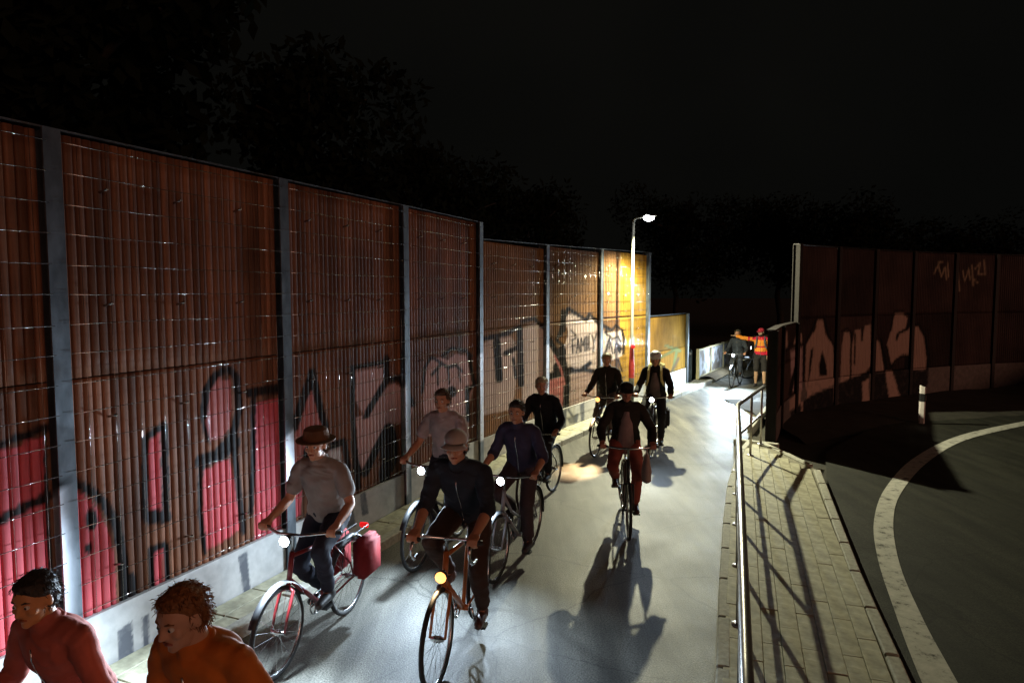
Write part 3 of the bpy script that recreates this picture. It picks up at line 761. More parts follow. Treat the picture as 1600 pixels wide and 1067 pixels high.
# ------------------------------------------------------------------ small fixtures
dl = thing('delineator_post', 'white roadside marker post with a black band before the dark wall', 'marker post', at(1440, 661))
def dpost(z0, z1, mat, nm, parent, grow=0.0):
    bm = bmesh.new(); w_ = 0.052 + grow
    pr = [(-w_, -0.02 - grow), (0.0, -0.062 - grow), (w_, -0.02 - grow), (w_ * 0.9, 0.045 + grow), (-w_ * 0.9, 0.045 + grow)]
    b0 = [bm.verts.new((x, y, z0)) for x, y in pr]
    slope = 0.05 if nm == 'cap' else 0
    b1 = [bm.verts.new((x, y, z1 + (0.035 if (slope and x < -0.03) else 0))) for x, y in pr]
    for i in range(5): bm.faces.new((b0[i], b0[(i + 1) % 5], b1[(i + 1) % 5], b1[i]))
    bm.faces.new(b0[::-1]); bm.faces.new(b1); bmesh.ops.recalc_face_normals(bm, faces=bm.faces)
    return bm_obj(nm, bm, mat, parent)
dpost(-0.03, 0.47, M['white_plastic'], 'shaft', dl); b_ = dpost(0.47, 0.64, M['black'], 'black_band', dl, 0.002); dpost(0.64, 0.78, M['white_plastic'], 'cap', dl)
bm = bmesh.new(); bm_box(bm, (0.03, -0.055, 0.55), (0.035, 0.01, 0.11)); bm_obj('reflector', bm, M['steel_dark'], b_)

mp_ = Vector((5.42, 20.75, 0.0))
mk = thing('marker_post', 'short grey round-topped post at the end of the yellow barrier', 'marker post', mp_)
bm = bmesh.new(); bm_box(bm, (0, 0, 0.53), (0.14, 0.10, 1.06)); bmesh.ops.bevel(bm, geom=list(bm.edges), offset=0.03, segments=2, affect='EDGES')
bm_obj('shaft', bm, M['steel'], mk)
bm = bmesh.new(); bm_ball(bm, (0, -0.05, 0.93), (0.045, 0.015, 0.045)); bm_obj('reflector', bm, M['white_plastic'], mk, smooth=True)

# bridge parapet of framed panels
m, n_, l_, b = newmat('parapet_glass')
b.inputs['Base Color'].default_value = (0.42, 0.44, 0.45, 1); b.inputs['Roughness'].default_value = 0.35; b.inputs['Alpha'].default_value = 0.96
zt_ = n_.new('ShaderNodeTexNoise'); zt_.inputs['Scale'].default_value = 2.6; zt_.inputs['Detail'].default_value = 4
gg = n_.new('ShaderNodeNewGeometry'); l_.new(gg.outputs['Position'], zt_.inputs['Vector'])
rr_ = n_.new('ShaderNodeValToRGB'); rr_.color_ramp.elements[0].position = 0.42; rr_.color_ramp.elements[0].color = (0.26, 0.22, 0.18, 1)
rr_.color_ramp.elements[1].position = 0.56; rr_.color_ramp.elements[1].color = (0.70, 0.72, 0.76, 1)
l_.new(zt_.outputs['Fac'], rr_.inputs['Fac']); l_.new(rr_.outputs['Color'], b.inputs['Base Color'])
M['glass'] = m
par_pts = [V2(5.80, 21.2), V2(6.62, 22.7), V2(7.50, 24.2), V2(8.55, 25.9), V2(9.8, 27.6), V2(11.4, 29.2)]
pr_ = thing('bridge_parapet', 'pale framed panel parapet along the far bend of the path', 'parapet', (par_pts[0].x, par_pts[0].y, 0))
PO = Vector((par_pts[0].x, par_pts[0].y, 0))
for i in range(len(par_pts) - 1):
    A, B = par_pts[i] - PO, par_pts[i + 1] - PO
    a = (B - A).normalized(); n = Vector((a.y, -a.x, 0)); rot = Matrix.Rotation(math.atan2(a.y, a.x), 4, 'Z'); L = (B - A).length
    c = (A + B) / 2
    bm = bmesh.new(); bm_box(bm, (c.x, c.y, 0.55), (L - 0.10, 0.02, 0.78), rot); bm_obj('panel', bm, M['glass'], pr_)
    bm = bmesh.new()
    bm_box(bm, (c.x, c.y, 0.985), (L - 0.02, 0.07, 0.06), rot); bm_box(bm, (c.x, c.y, 0.14), (L - 0.02, 0.05, 0.04), rot)
    bm_obj('frame', bm, M['yellow_frame'], pr_)
    for q in ([A] if i else [A]) + ([B] if i == len(par_pts) - 2 else []):
        bm = bmesh.new(); bm_box(bm, (q.x, q.y, 0.5), (0.07, 0.09, 1.06), rot); bm_obj('post', bm, M['yellow_frame'], pr_)
# leaf litter heaped at the foot of the parapet
bm = bmesh.new(); rows = []
for i in range(31):
    t = i / 30; q = resample(offset_line(par_pts, 0.28), 0.27)[min(i, 27)]
    rows.append([bm.verts.new((q.x + dx, q.y - dx * 0.6, ZS - 0.02 + max(0, (0.11 + 0.08 * mnoise.noise(Vector((i * 0.7, dx * 6, 1)))) * (1 - (dx / 0.24) ** 2)))) for dx in (-0.24, -0.16, -0.08, 0, 0.08, 0.16, 0.24)])
for a_, b_ in zip(rows[:-1], rows[1:]):
    for j in range(6):
        try: bm.faces.new((a_[j], a_[j + 1], b_[j + 1], b_[j]))
        except ValueError: pass
lf = bm_obj('leaf_litter', bm, M['leafpile'], smooth=True); lf['kind'] = 'stuff'; lf['label'] = 'brown leaf litter heaped at the foot of the far parapet'


# ------------------------------------------------------------------ bicycles: forward +x, left +y, origin on the ground between the wheels
WR = 0.34; REAR = Vector((-0.52, 0, WR)); FRONT = Vector((0.55, 0, WR)); BB = Vector((-0.06, 0, 0.285))
def heading_rot(h): return math.atan2(h[1], h[0])
def bicycle(label, front, head, col, lamp_kind=None, power=0.0, style='diamond', phase=0.0, scale=1.0, pannier=None, basket=None, guards=True, bars='flat', lamp_at='bar', tilt=12, spot=105, group='bicycles of the riders', tail=False, bag=None, lean=0.0):
    h = Vector((head[0], head[1], 0)).normalized()
    o_ = Vector((front[0], front[1], 0)) - h * 0.55 * scale
    root = thing('bicycle', label, 'bicycle', o_, heading_rot(h), group, scale)
    fm = cmat('bike_paint', col, rough=0.35, var=0.08)
    # frame
    ht_t, ht_b = Vector((0.34, 0, 0.88)), Vector((0.395, 0, 0.66)); st = Vector((-0.20, 0, 0.80))
    bm = bmesh.new()
    bm_tube(bm, [ht_b, ht_t], 0.021, 10)
    bm_tube(bm, [BB, BB.lerp(st, 1.0)], 0.016, 10)
    bm_tube(bm, [ht_b + Vector((0, 0, 0.03)), BB], 0.019, 10)
    if style == 'diamond': bm_tube(bm, [ht_t - Vector((0, 0, 0.03)), st - Vector((0, 0, 0.02))], 0.016, 10)
    else: bm_tube(bm, [ht_t - Vector((0, 0, 0.06)), Vector((0.14, 0, 0.60)), BB.lerp(st, 0.35)], 0.016, 10)
    for s in (-1, 1):
        bm_tube(bm, [BB + Vector((0, s * 0.03, 0)), REAR + Vector((0.08, s * 0.055, 0)), REAR + Vector((0, s * 0.06, 0))], 0.009, 8)
        bm_tube(bm, [st + Vector((0, s * 0.015, -0.03)), REAR + Vector((0.05, s * 0.055, 0.14)), REAR + Vector((0, s * 0.06, 0))], 0.008, 8)
    bm_tube(bm, [BB + Vector((0, -0.04, 0)), BB + Vector((0, 0.04, 0))], 0.024, 10)
    bm_obj('frame', bm, fm, root, smooth=True)
    bm = bmesh.new()
    cr_ = ht_b + Vector((0.012, 0, -0.03))
    bm_tube(bm, [ht_b, cr_], 0.02, 10)
    for s in (-1, 1):
        bm_tube(bm, [cr_, cr_ + Vector((0.012, s * 0.055, -0.02)), FRONT + Vector((-0.05, s * 0.055, 0.12)), FRONT + Vector((0, s * 0.055, 0))], [0.016, 0.014, 0.011, 0.009], 8)
    bm_obj('fork', bm, fm, root, smooth=True)
    for c in (REAR, FRONT):
        bm = bmesh.new()
        bm_tube(bm, [c + Vector((0, -0.05, 0)), c + Vector((0, -0.02, 0)), c + Vector((0, 0.02, 0)), c + Vector((0, 0.05, 0))], [0.012, 0.024, 0.024, 0.012], 10)
        for k in range(20):
            a = 2 * math.pi * k / 20 + 0.1
            bm_tube(bm, [c + Vector((0, 0.018 * (-1) ** k, 0)), c + Vector((math.cos(a) * 0.30, 0, math.sin(a) * 0.30))], 0.0016, 3, cap=False)
        w_ = bm_obj('wheel', bm, M['chrome'], root)
        bm = bmesh.new(); bm_torus(bm, c, WR - 0.018, 0.018, 40, 8); bm_obj('tyre', bm, M['tyre'], w_, smooth=True)
        bm = bmesh.new(); bm_torus(bm, c, 0.303, 0.010, 40, 6, squash=1.1); bm_obj('rim', bm, M['chrome'], w_, smooth=True)
        if guards:
            bm = bmesh.new(); seg = 22; a0, a1 = ((0.25, 3.3) if c is REAR else (0.5, 2.75)); rows = []
            for k in range(seg + 1):
                a = a0 + (a1 - a0) * k / seg; rows.append([])
                for yy, dr in ((-0.028, -0.004), (-0.015, 0.012), (0.015, 0.012), (0.028, -0.004)):
                    rows[-1].append(bm.verts.new(c + Vector((math.cos(a) * (WR + 0.022 + dr), yy, math.sin(a) * (WR + 0.022 + dr)))))
            for r0, r1 in zip(rows[:-1], rows[1:]):
                for j in range(3): bm.faces.new((r0[j], r0[j + 1], r1[j + 1], r1[j]))
            bm_obj('mudguard', bm, M['black'], root, smooth=True)
    # bars
    G = GRIPS[bars]
    bm = bmesh.new(); sp = Vector((0.37, 0, G.z + 0.0))
    bm_tube(bm, [ht_t, Vector((0.325, 0, G.z - 0.03)), sp], 0.014, 8)
    if bars == 'flat':
        bm_tube(bm, [(G.x - 0.04, -G.y - 0.07, G.z), (G.x + 0.0, -G.y + 0.03, G.z), (0.37, -0.10, G.z), (0.37, 0.10, G.z), (G.x, G.y - 0.03, G.z), (G.x - 0.04, G.y + 0.07, G.z)], 0.0125, 10)
    else:
        for s in (-1, 1):
            bm_tube(bm, [(0.37, 0, G.z), (0.37, s * 0.17, G.z), (0.40, s * 0.20, G.z), (0.47, s * 0.21, G.z - 0.02), (0.485, s * 0.21, G.z - 0.09), (0.42, s * 0.215, G.z - 0.15), (0.34, s * 0.22, G.z - 0.15)], 0.0125, 10)
    hb = bm_obj('handlebar', bm, M['chrome'], root, smooth=True)
    for s in (-1, 1):
        bm = bmesh.new(); bm_tube(bm, [(G.x - 0.043, s * (G.y + 0.075), G.z), (G.x + 0.0, s * (G.y - 0.045), G.z)], 0.0165, 10); bm_obj('grip', bm, M['black'], hb, smooth=True)
    # saddle
    bm = bmesh.new()
    for x, w_, z_ in ((-0.345, 0.0, 0.955),): pass
    rows = []
    for x, w_, z_ in ((-0.36, 0.03, 0.945), (-0.345, 0.07, 0.955), (-0.29, 0.078, 0.957), (-0.22, 0.05, 0.95), (-0.14, 0.026, 0.948), (-0.09, 0.018, 0.94)):
        rows.append([bm.verts.new((x, s * w_, z_ + dz)) for s, dz in ((-1, -0.02), (-0.8, 0.0), (0, 0.004), (0.8, 0.0), (1, -0.02), (0.5, -0.045), (-0.5, -0.045))])
    for r0, r1 in zip(rows[:-1], rows[1:]):
        for j in range(7): bm.faces.new((r0[j], r0[(j + 1) % 7], r1[(j + 1) % 7], r1[j]))
    bm.faces.new(rows[0][::-1]); bm.faces.new(rows[-1]); bmesh.ops.recalc_face_normals(bm, faces=bm.faces)
    sd = bm_obj('saddle', bm, M['black'], root, smooth=True)
    bm = bmesh.new(); bm_tube(bm, [st, (-0.235, 0, 0.93)], 0.0135, 8); bm_obj('seat_post', bm, M['chrome'], sd, smooth=True)
    # cranks and chain ring
    bm = bmesh.new(); bm_torus(bm, BB + Vector((0, -0.05, 0)), 0.085, 0.006, 28, 5)
    for k in range(5):
        a = k * 2 * math.pi / 5; bm_tube(bm, [BB + Vector((0, -0.05, 0)), BB + Vector((math.cos(a) * 0.085, -0.05, math.sin(a) * 0.085))], 0.007, 5)
    for s in (-1, 1):
        bm_tube(bm, [BB + Vector((0, s * 0.065, 0)), pedal(phase, s) * 1.0 - Vector((0, s * 0.045, 0))], 0.010, 6)
    ck = bm_obj('crank', bm, M['chrome'], root, smooth=True)
    for s in (-1, 1):
        bm = bmesh.new(); bm_box(bm, pedal(phase, s), (0.09, 0.085, 0.02)); bm_obj('pedal', bm, M['black'], ck)
    bm = bmesh.new()
    for dz in (1, -1): bm_tube(bm, [BB + Vector((0, -0.05, 0.085 * dz)), REAR + Vector((0, -0.05, 0.035 * dz))], 0.004, 4)
    bm_obj('chain', bm, M['black'], root)
    if lamp_kind:
        p = {'bar': Vector((0.43, 0.0, G.z - 0.03)), 'crown': Vector((0.46, 0.0, 0.74)), 'left': Vector((0.43, 0.16, G.z + 0.02))}[lamp_at]
        bm = bmesh.new(); bm_tube(bm, [p - Vector((0.06, 0, 0)), p - Vector((0.02, 0, 0)), p + Vector((0.012, 0, 0))], [0.022, 0.042, 0.046], 14)
        bm_tube(bm, [p - Vector((0.03, 0, 0)), p + Vector((-0.07, 0, 0.02))], 0.009, 6)
        hl = bm_obj('headlight', bm, M['black'], root, smooth=True)
        bm = bmesh.new(); bm_ball(bm, p + Vector((0.013, 0, 0)), (0.018, 0.042, 0.042)); bm_obj('lens', bm, M['lens_warm' if lamp_kind == 'warm' else 'lens_white'], hl, smooth=True)
        ld = bpy.data.lights.new('headlight_beam', 'SPOT'); ld.energy = power; ld.shadow_soft_size = 0.03
        ld.color = (1.0, 0.68, 0.36) if lamp_kind == 'warm' else (0.66, 0.83, 1.0)
        ld.spot_size = math.radians(spot); ld.spot_blend = 0.9
        lo = bpy.data.objects.new('headlight_beam', ld); C.objects.link(lo); lo.parent = hl; lo.location = p + Vector((0.05, 0, 0))
        lo.rotation_euler = Vector((math.cos(math.radians(tilt)), 0, -math.sin(math.radians(tilt)))).to_track_quat('-Z', 'Y').to_euler()
    if pannier:
        for s in pannier[1]:
            bm = bmesh.new(); bm_box(bm, (-0.60, s * 0.15, 0.52), (0.32, 0.15, 0.36)); bmesh.ops.bevel(bm, geom=list(bm.edges), offset=0.04, segments=2, affect='EDGES')
            bm_obj('pannier', bm, cloth(pannier[0]), root, smooth=True)
        bm = bmesh.new()
        for s in (-1, 1):
            bm_tube(bm, [st + Vector((0, s * 0.03, -0.06)), (-0.45, s * 0.06, 0.72), (-0.80, s * 0.06, 0.72)], 0.006, 6); bm_tube(bm, [REAR + Vector((0, s * 0.065, 0)), (-0.60, s * 0.06, 0.72)], 0.005, 6)
        bm_obj('rack', bm, M['black'], root)
    if tail:
        bm = bmesh.new(); bm_box(bm, (-0.84, 0, 0.70), (0.03, 0.09, 0.05)); bmesh.ops.bevel(bm, geom=list(bm.edges), offset=0.01, segments=2, affect='EDGES'); bm_obj('tail_reflector', bm, M['red_lens'], root)
    if basket:
        bm = bmesh.new(); cx = 0.62; z0, z1 = 0.80, 1.02
        for z_, gx, gy in ((z0, 0.12, 0.14), ((z0 + z1) / 2, 0.135, 0.155), (z1, 0.15, 0.17)):
            bm_tube(bm, [(cx - gx, -gy, z_), (cx + gx, -gy, z_), (cx + gx, gy, z_), (cx - gx, gy, z_), (cx - gx, -gy, z_)], 0.006, 5)
        for k in range(7):
            t = -1 + k / 3
            for s in (-1, 1):
                bm_tube(bm, [(cx + s * 0.12, t * 0.14, z0), (cx + s * 0.15, t * 0.17, z1)], 0.004, 4); bm_tube(bm, [(cx + t * 0.12, s * 0.14, z0), (cx + t * 0.15, s * 0.17, z1)], 0.004, 4)
            bm_tube(bm, [(cx - 0.12, t * 0.14, z0), (cx + 0.12, t * 0.14, z0)], 0.004, 4)
        bm_tube(bm, [(cx - 0.12, 0, z0 + 0.1), (0.37, 0, 0.86)], 0.008, 6)
        bm_obj('basket', bm, cmat('basket', basket, rough=0.5), root)
    return root, o_, h
GRIPS = {'flat': Vector((0.27, 0.29, 1.03)), 'drop': Vector((0.44, 0.21, 0.985))}
def pedal(ph, s):
    a = ph + (0 if s > 0 else math.pi)
    return BB + Vector((math.cos(a) * 0.17, s * 0.13, math.sin(a) * 0.17))

# ------------------------------------------------------------------ people: one remeshed body each, clothes as parts
def ik(a, b, l1, l2, bend):
    d = b - a; L = min(d.length, (l1 + l2) * 0.998); dn = d.normalized()
    x = (l1 * l1 - l2 * l2 + L * L) / (2 * L); hgt = math.sqrt(max(l1 * l1 - x * x, 0))
    pb = (bend - dn * bend.dot(dn)).normalized()
    return a + dn * x + pb * hgt
def cone(bm, p0, r0, p1, r1):
    bm_ball(bm, p0, r0, sub=2); bm_ball(bm, p1, r1, sub=2)
    if (Vector(p1) - Vector(p0)).length > 1e-4: bm_tube(bm, [p0, p1], [r0, r1], 14)
def chain_(bm, pts, rs):
    for i in range(len(pts) - 1): cone(bm, pts[i], rs[i], pts[i + 1], rs[i + 1])
def loft(bm, secs):
    """secs: (centre, forward vector*rx, lateral vector*ry)"""
    rings = []
    for c, fx, ly in secs:
        rings.append([bm.verts.new(c + fx * math.cos(2 * math.pi * k / 18) + ly * math.sin(2 * math.pi * k / 18)) for k in range(18)])
    for a, b in zip(rings[:-1], rings[1:]):
        for k in range(18): bm.faces.new((a[k], a[(k + 1) % 18], b[(k + 1) % 18], b[k]))
    bm.faces.new(rings[0][::-1]); bm.faces.new(rings[-1])
    bmesh.ops.recalc_face_normals(bm, faces=bm.faces)
_dg = None
def remesh(name, bm, voxel, mat, parent, smooth_it=4, wrinkle=0.0, seed=0, cut=None):
    me = bpy.data.meshes.new('tmp'); bm.to_mesh(me); bm.free()
    o = bpy.data.objects.new('tmp', me); C.objects.link(o)
    r = o.modifiers.new('r', 'REMESH'); r.mode = 'VOXEL'; r.voxel_size = voxel
    s = o.modifiers.new('s', 'SMOOTH'); s.factor = 0.5; s.iterations = smooth_it
    dg = bpy.context.evaluated_depsgraph_get(); dg.update()
    m2 = bpy.data.meshes.new_from_object(o.evaluated_get(dg))
    bpy.data.objects.remove(o); bpy.data.meshes.remove(me)
    m2.name = name
    if wrinkle:
        nrm = [v.normal.copy() for v in m2.vertices]
        for v, nn in zip(m2.vertices, nrm):
            p = v.co
            w1 = mnoise.noise(Vector((p.x * 5, p.y * 5, p.z * 5 + seed)))
            q = 0.7 * mnoise.noise(Vector((p.x * 9 + seed, p.y * 9, p.z * 14))) + 0.9 * (0.5 - abs(mnoise.noise(Vector((p.x * 8 + p.z * 9 + w1 * 1.5, p.y * 11 + p.z * 5 + seed, p.z * 22 + w1 * 2))))) * (0.5 + w1)
            v.co = p + nn * q * wrinkle
        m2.update()
    m2.materials.clear(); m2.materials.append(mat)
    m2.polygons.foreach_set('use_smooth', [True] * len(m2.polygons))
    return link(name, m2, parent)

X, Y, Z = Vector((1, 0, 0)), Vector((0, 1, 0)), Vector((0, 0, 1))
def person(label, loc, rotz, J, skin, hair, top, legs, shoes, scale=1.0, vox=0.010, shorts=False, sleeves='long', gear=None, beard=False, open_front=None, bands=None, hair_style='short', pack=None, group='riders on the path', seed=0, bulk=1.0, vest=None):
    """J: joints in the thing's own axes"""
    root = thing('person', label, 'person', loc, rotz, group, scale)
    hip, neck = J['hip'], J['neck']; tdir = (neck - hip).normalized(); TL = (neck - hip).length
    fwd = (X - tdir * X.dot(tdir)).normalized()
    def torso(bm, g, lo=-0.10, hi=0.54):
        tab = [(-0.10, .085, .135), (0.0, .112, .165), (0.10, .108, .155), (0.20, .104, .145), (0.30, .116, .160), (0.39, .114, .172), (0.45, .092, .165), (0.49, .066, .10), (0.53, .055, .060)]
        loft(bm, [(hip + tdir * (t * TL / 0.5), fwd * (rx * bulk + g), Y * (ry * bulk + g)) for t, rx, ry in tab if lo <= t <= hi])
    hc = J['head']; hf = J['look'].normalized(); hl_ = Z.cross(hf).normalized(); hu = hf.cross(hl_)
    rotm = Matrix((hf, hl_, hu)).transposed().to_4x4()
    def H(x, y, z): return hc + hf * x + hl_ * y + hu * z
    # body
    bm = bmesh.new(); torso(bm, 0)
    chain_(bm, [neck - tdir * 0.03, hc + hf * (-0.02) - hu * 0.05], [0.060, 0.055])
    bm_ball(bm, H(-0.006, 0, 0.030), (0.098, 0.077, 0.092), rotm, 3); bm_ball(bm, H(0.028, 0, -0.045), (0.062, 0.056, 0.070), rotm, 3)
    bm_ball(bm, H(0.070, 0, -0.092), (0.022, 0.026, 0.020), rotm); bm_ball(bm, H(0.074, 0, 0.036), (0.018, 0.058, 0.014), rotm)
    cone(bm, H(0.090, 0, 0.022), 0.009, H(0.108, 0, -0.020), 0.014); bm_ball(bm, H(0.096, 0, -0.024), (0.012, 0.019, 0.010), rotm)
    bm_ball(bm, H(0.080, 0, -0.058), (0.013, 0.026, 0.010), rotm)
    for s in (-1, 1):
        bm_ball(bm, H(-0.005, s * 0.078, -0.004), (0.020, 0.011, 0.032), rotm); bm_ball(bm, H(0.062, s * 0.040, -0.020), (0.026, 0.024, 0.022), rotm)
    for s, sd in ((1, 'L'), (-1, 'R')):
        sh, el, wr = J['sh' + sd], J['el' + sd], J['wr' + sd]
        chain_(bm, [sh, sh.lerp(el, 0.45), el, el.lerp(wr, 0.35), wr], [0.056, 0.049, 0.040, 0.042, 0.029])
        hand(bm, s, J, sd)
        hp, kn, an = J['hp' + sd], J['kn' + sd], J['an' + sd]
        chain_(bm, [hp, hp.lerp(kn, 0.5), kn, kn.lerp(an, 0.35), an], [0.088, 0.074, 0.055, 0.058, 0.037])
        toe = J['toe' + sd]; chain_(bm, [an - Z * 0.03, an.lerp(toe, 0.5) - Z * 0.02, toe], [0.038, 0.034, 0.026])
    remesh('body', bm, vox, skinm(skin), root, 3)
    # eyes
    for s in (-1, 1):
        bm = bmesh.new(); bm_ball(bm, H(0.078, s * 0.031, 0.010), 0.0125, sub=2); e_ = bm_obj('eye', bm, M['eye_white'], root, smooth=True)
        bm = bmesh.new(); bm_ball(bm, H(0.0845, s * 0.031, 0.010), 0.0078, sub=2); bm_obj('iris', bm, M['black'], e_, smooth=True)
    bm = bmesh.new(); chain_(bm, [H(0.0875, -0.022, -0.057), H(0.0935, 0, -0.055), H(0.0875, 0.022, -0.057)], [0.004, 0.007, 0.004]); bm_obj('mouth', bm, skinm(tuple(c * k for c, k in zip(skin, (0.62, 0.38, 0.40)))), root, smooth=True)
    hm = cmat('hair', hair, rough=0.6, var=0.4, scale=60, bump=0.6)
    for s in (-1, 1):
        bm = bmesh.new(); bm_tube(bm, [H(0.088, s * 0.016, 0.032), H(0.086, s * 0.034, 0.038), H(0.074, s * 0.050, 0.032)], [0.004, 0.005, 0.003], 6)
        bm_obj('eyebrow', bm, hm, root, smooth=True)
    if hair_style != 'none':
        bm = bmesh.new()
        if gear: bm_ball(bm, H(-0.048, 0, -0.012), (0.064, 0.080, 0.066), rotm, 3)
        else: bm_ball(bm, H(-0.020, 0, 0.046), (0.100, 0.083, 0.092), rotm, 3); bm_ball(bm, H(-0.050, 0, 0.0), (0.070, 0.078, 0.090), rotm, 3); bm_ball(bm, H(0.030, 0, 0.095), (0.055, 0.062, 0.030), rotm, 2)
        if hair_style == 'long':
            bm_ball(bm, H(-0.062, 0, -0.09), (0.055, 0.085, 0.12), rotm, 3)
            for s in (-1, 1): bm_ball(bm, H(-0.02, s * 0.075, -0.05), (0.035, 0.022, 0.10), rotm, 2)
        ho = remesh('hair', bm, vox, hm, root, 2, 0.006, seed)
        rr = random.Random(seed); hv = [(v_.co.copy(), v_.normal.copy()) for v_ in ho.data.vertices]
        b2 = bmesh.new(); b2.from_mesh(ho.data)
        for _ in range(900):
            p_, n2 = hv[rr.randrange(len(hv))]
            if (p_ - hc).dot(hf) > 0.025 and (p_ - hc).dot(hu) < 0.085: continue
            dn = (-hu * 0.7 + hf * rr.uniform(-0.7, 0.5) + n2 * 0.45 + Vector((rr.uniform(-.4, .4), rr.uniform(-.4, .4), rr.uniform(-.2, .4)))).normalized()
            sd_ = dn.cross(n2); sd_ = sd_.normalized() * 0.0016 if sd_.length > 1e-4 else hl_ * 0.0016
            L_ = rr.uniform(0.015, 0.035)
            q_ = [p_ - sd_, p_ + sd_, p_ + dn * L_ * 0.6 + n2 * 0.004 + sd_ * 0.7, p_ + dn * L_, p_ + dn * L_ * 0.6 + n2 * 0.004 - sd_ * 0.7]
            b2.faces.new([b2.verts.new(x_) for x_ in q_])
        b2.to_mesh(ho.data); b2.free()
    if beard:
        bm = bmesh.new(); bm_ball(bm, H(0.040, 0, -0.078), (0.060, 0.058, 0.048), rotm, 3); remesh('beard', bm, vox, hm, root, 2, 0.004, seed)
    # top garment
    gm = cloth(top)
    bm = bmesh.new(); torso(bm, 0.020, lo=-0.08 if not shorts else -0.06, hi=0.50)
    for s, sd in ((1, 'L'), (-1, 'R')):
        sh, el, wr = J['sh' + sd], J['el' + sd], J['wr' + sd]
        if sleeves == 'long': chain_(bm, [sh, sh.lerp(el, 0.5), el, el.lerp(wr, 0.5), wr.lerp(el, 0.10)], [0.067, 0.063, 0.056, 0.051, 0.044])
        elif sleeves == 'rolled': chain_(bm, [sh, sh.lerp(el, 0.5), el, el.lerp(wr, 0.15)], [0.067, 0.063, 0.058, 0.054])
        else: chain_(bm, [sh, sh.lerp(el, 0.62)], [0.067, 0.067])
    chain_(bm, [neck - tdir * 0.05, neck + tdir * 0.012], [0.085, 0.072])
    for sd in 'LR': chain_(bm, [neck - tdir * 0.045, J['sh' + sd].lerp(neck, 0.25) + tdir * 0.012], [0.078, 0.066])
    jk = remesh('jacket' if sleeves == 'long' else 'shirt', bm, vox, gm, root, 7, 0.017, seed + 3)
    if bands:
        jk.data.materials.append(cloth(bands[0]))
        for p in jk.data.polygons:
            c = p.center; t = (c - hip).dot(tdir)
            if any(a <= t <= b_ and abs(c.y) < 0.24 for a, b_ in bands[1]) or (abs(c.y) > 0.24 and 0.30 < abs(c.y) < 0.36): p.material_index = 1
    bm = bmesh.new(); cc = neck + tdir * 0.010 + fwd * 0.004
    ring = [cc + fwd * math.cos(k * math.pi / 9) * (0.078 + 0.006 * math.sin(k * 2.1)) + Y * math.sin(k * math.pi / 9) * 0.074 - tdir * 0.035 * max(0, math.cos(k * math.pi / 9)) for k in range(19)]
    bm_tube(bm, ring, 0.013, 8); bm_obj('collar', bm, gm, jk, smooth=True)
    if sleeves != 'short' and not open_front:
        bm = bmesh.new(); bm_tube(bm, [hip + tdir * (t * TL / 0.5) + fwd * (rx * bulk + 0.024) for t, rx in ((-0.06, .10), (0.0, .112), (0.10, .108), (0.20, .104), (0.30, .116), (0.39, .114), (0.45, .095))], 0.0045, 5); bm_obj('zip', bm, M['chrome'], jk, smooth=True)
    if open_front:
        bm = bmesh.new()
        tab = [(-0.13, .10, .135), (0.0, .122, .135), (0.12, .120, .12), (0.24, .120, .105), (0.34, .120, .085), (0.44, .10, .05)]
        loft(bm, [(hip + tdir * (t * TL / 0.5) + fwd * 0.046, fwd * rx * bulk, Y * ry * bulk) for t, rx, ry in tab])
        remesh('shirt_front', bm, vox, cloth(open_front), root, 3, 0.006, seed + 5)
        for s in (-1, 1):
            bm = bmesh.new(); bm_tube(bm, [hip + tdir * (t * TL / 0.5) + fwd * (rx * bulk * 0.62 + 0.046) + Y * s * (ry * bulk * 0.84) for t, rx, ry in tab], 0.010, 6)
            bm_obj('jacket_edge', bm, gm, root, smooth=True)
    # legs
    bm = bmesh.new(); torso(bm, 0.012, lo=-0.11, hi=0.10)
    for sd in 'LR':
        hp, kn, an = J['hp' + sd], J['kn' + sd], J['an' + sd]
        if shorts: chain_(bm, [hp, hp.lerp(kn, 0.5), hp.lerp(kn, 0.95)], [0.104, 0.094, 0.084])
        else: chain_(bm, [hp, hp.lerp(kn, 0.5), kn, kn.lerp(an, 0.4), an + (kn - an) * 0.10], [0.102, 0.089, 0.071, 0.068, 0.056])
    remesh('shorts' if shorts else 'trousers', bm, vox, cloth(legs), root, 4, 0.015, seed + 9)
    for sd in 'LR':
        an, toe = J['an' + sd], J['toe' + sd]
        d = toe - an; d = Vector((d.x, d.y, 0)).normalized() if 'flat' in J else (toe - (an - Z * 0.06)).normalized()
        bm = bmesh.new(); heel = an - Z * 0.052 - d * 0.045
        chain_(bm, [an - Z * 0.01, an - Z * 0.05], [0.046, 0.048]); chain_(bm, [heel, an - Z * 0.05 + d * 0.05, toe + d * 0.03], [0.040, 0.042, 0.034])
        remesh('shoe', bm, vox, cmat('shoe', shoes, rough=0.5), root, 3)
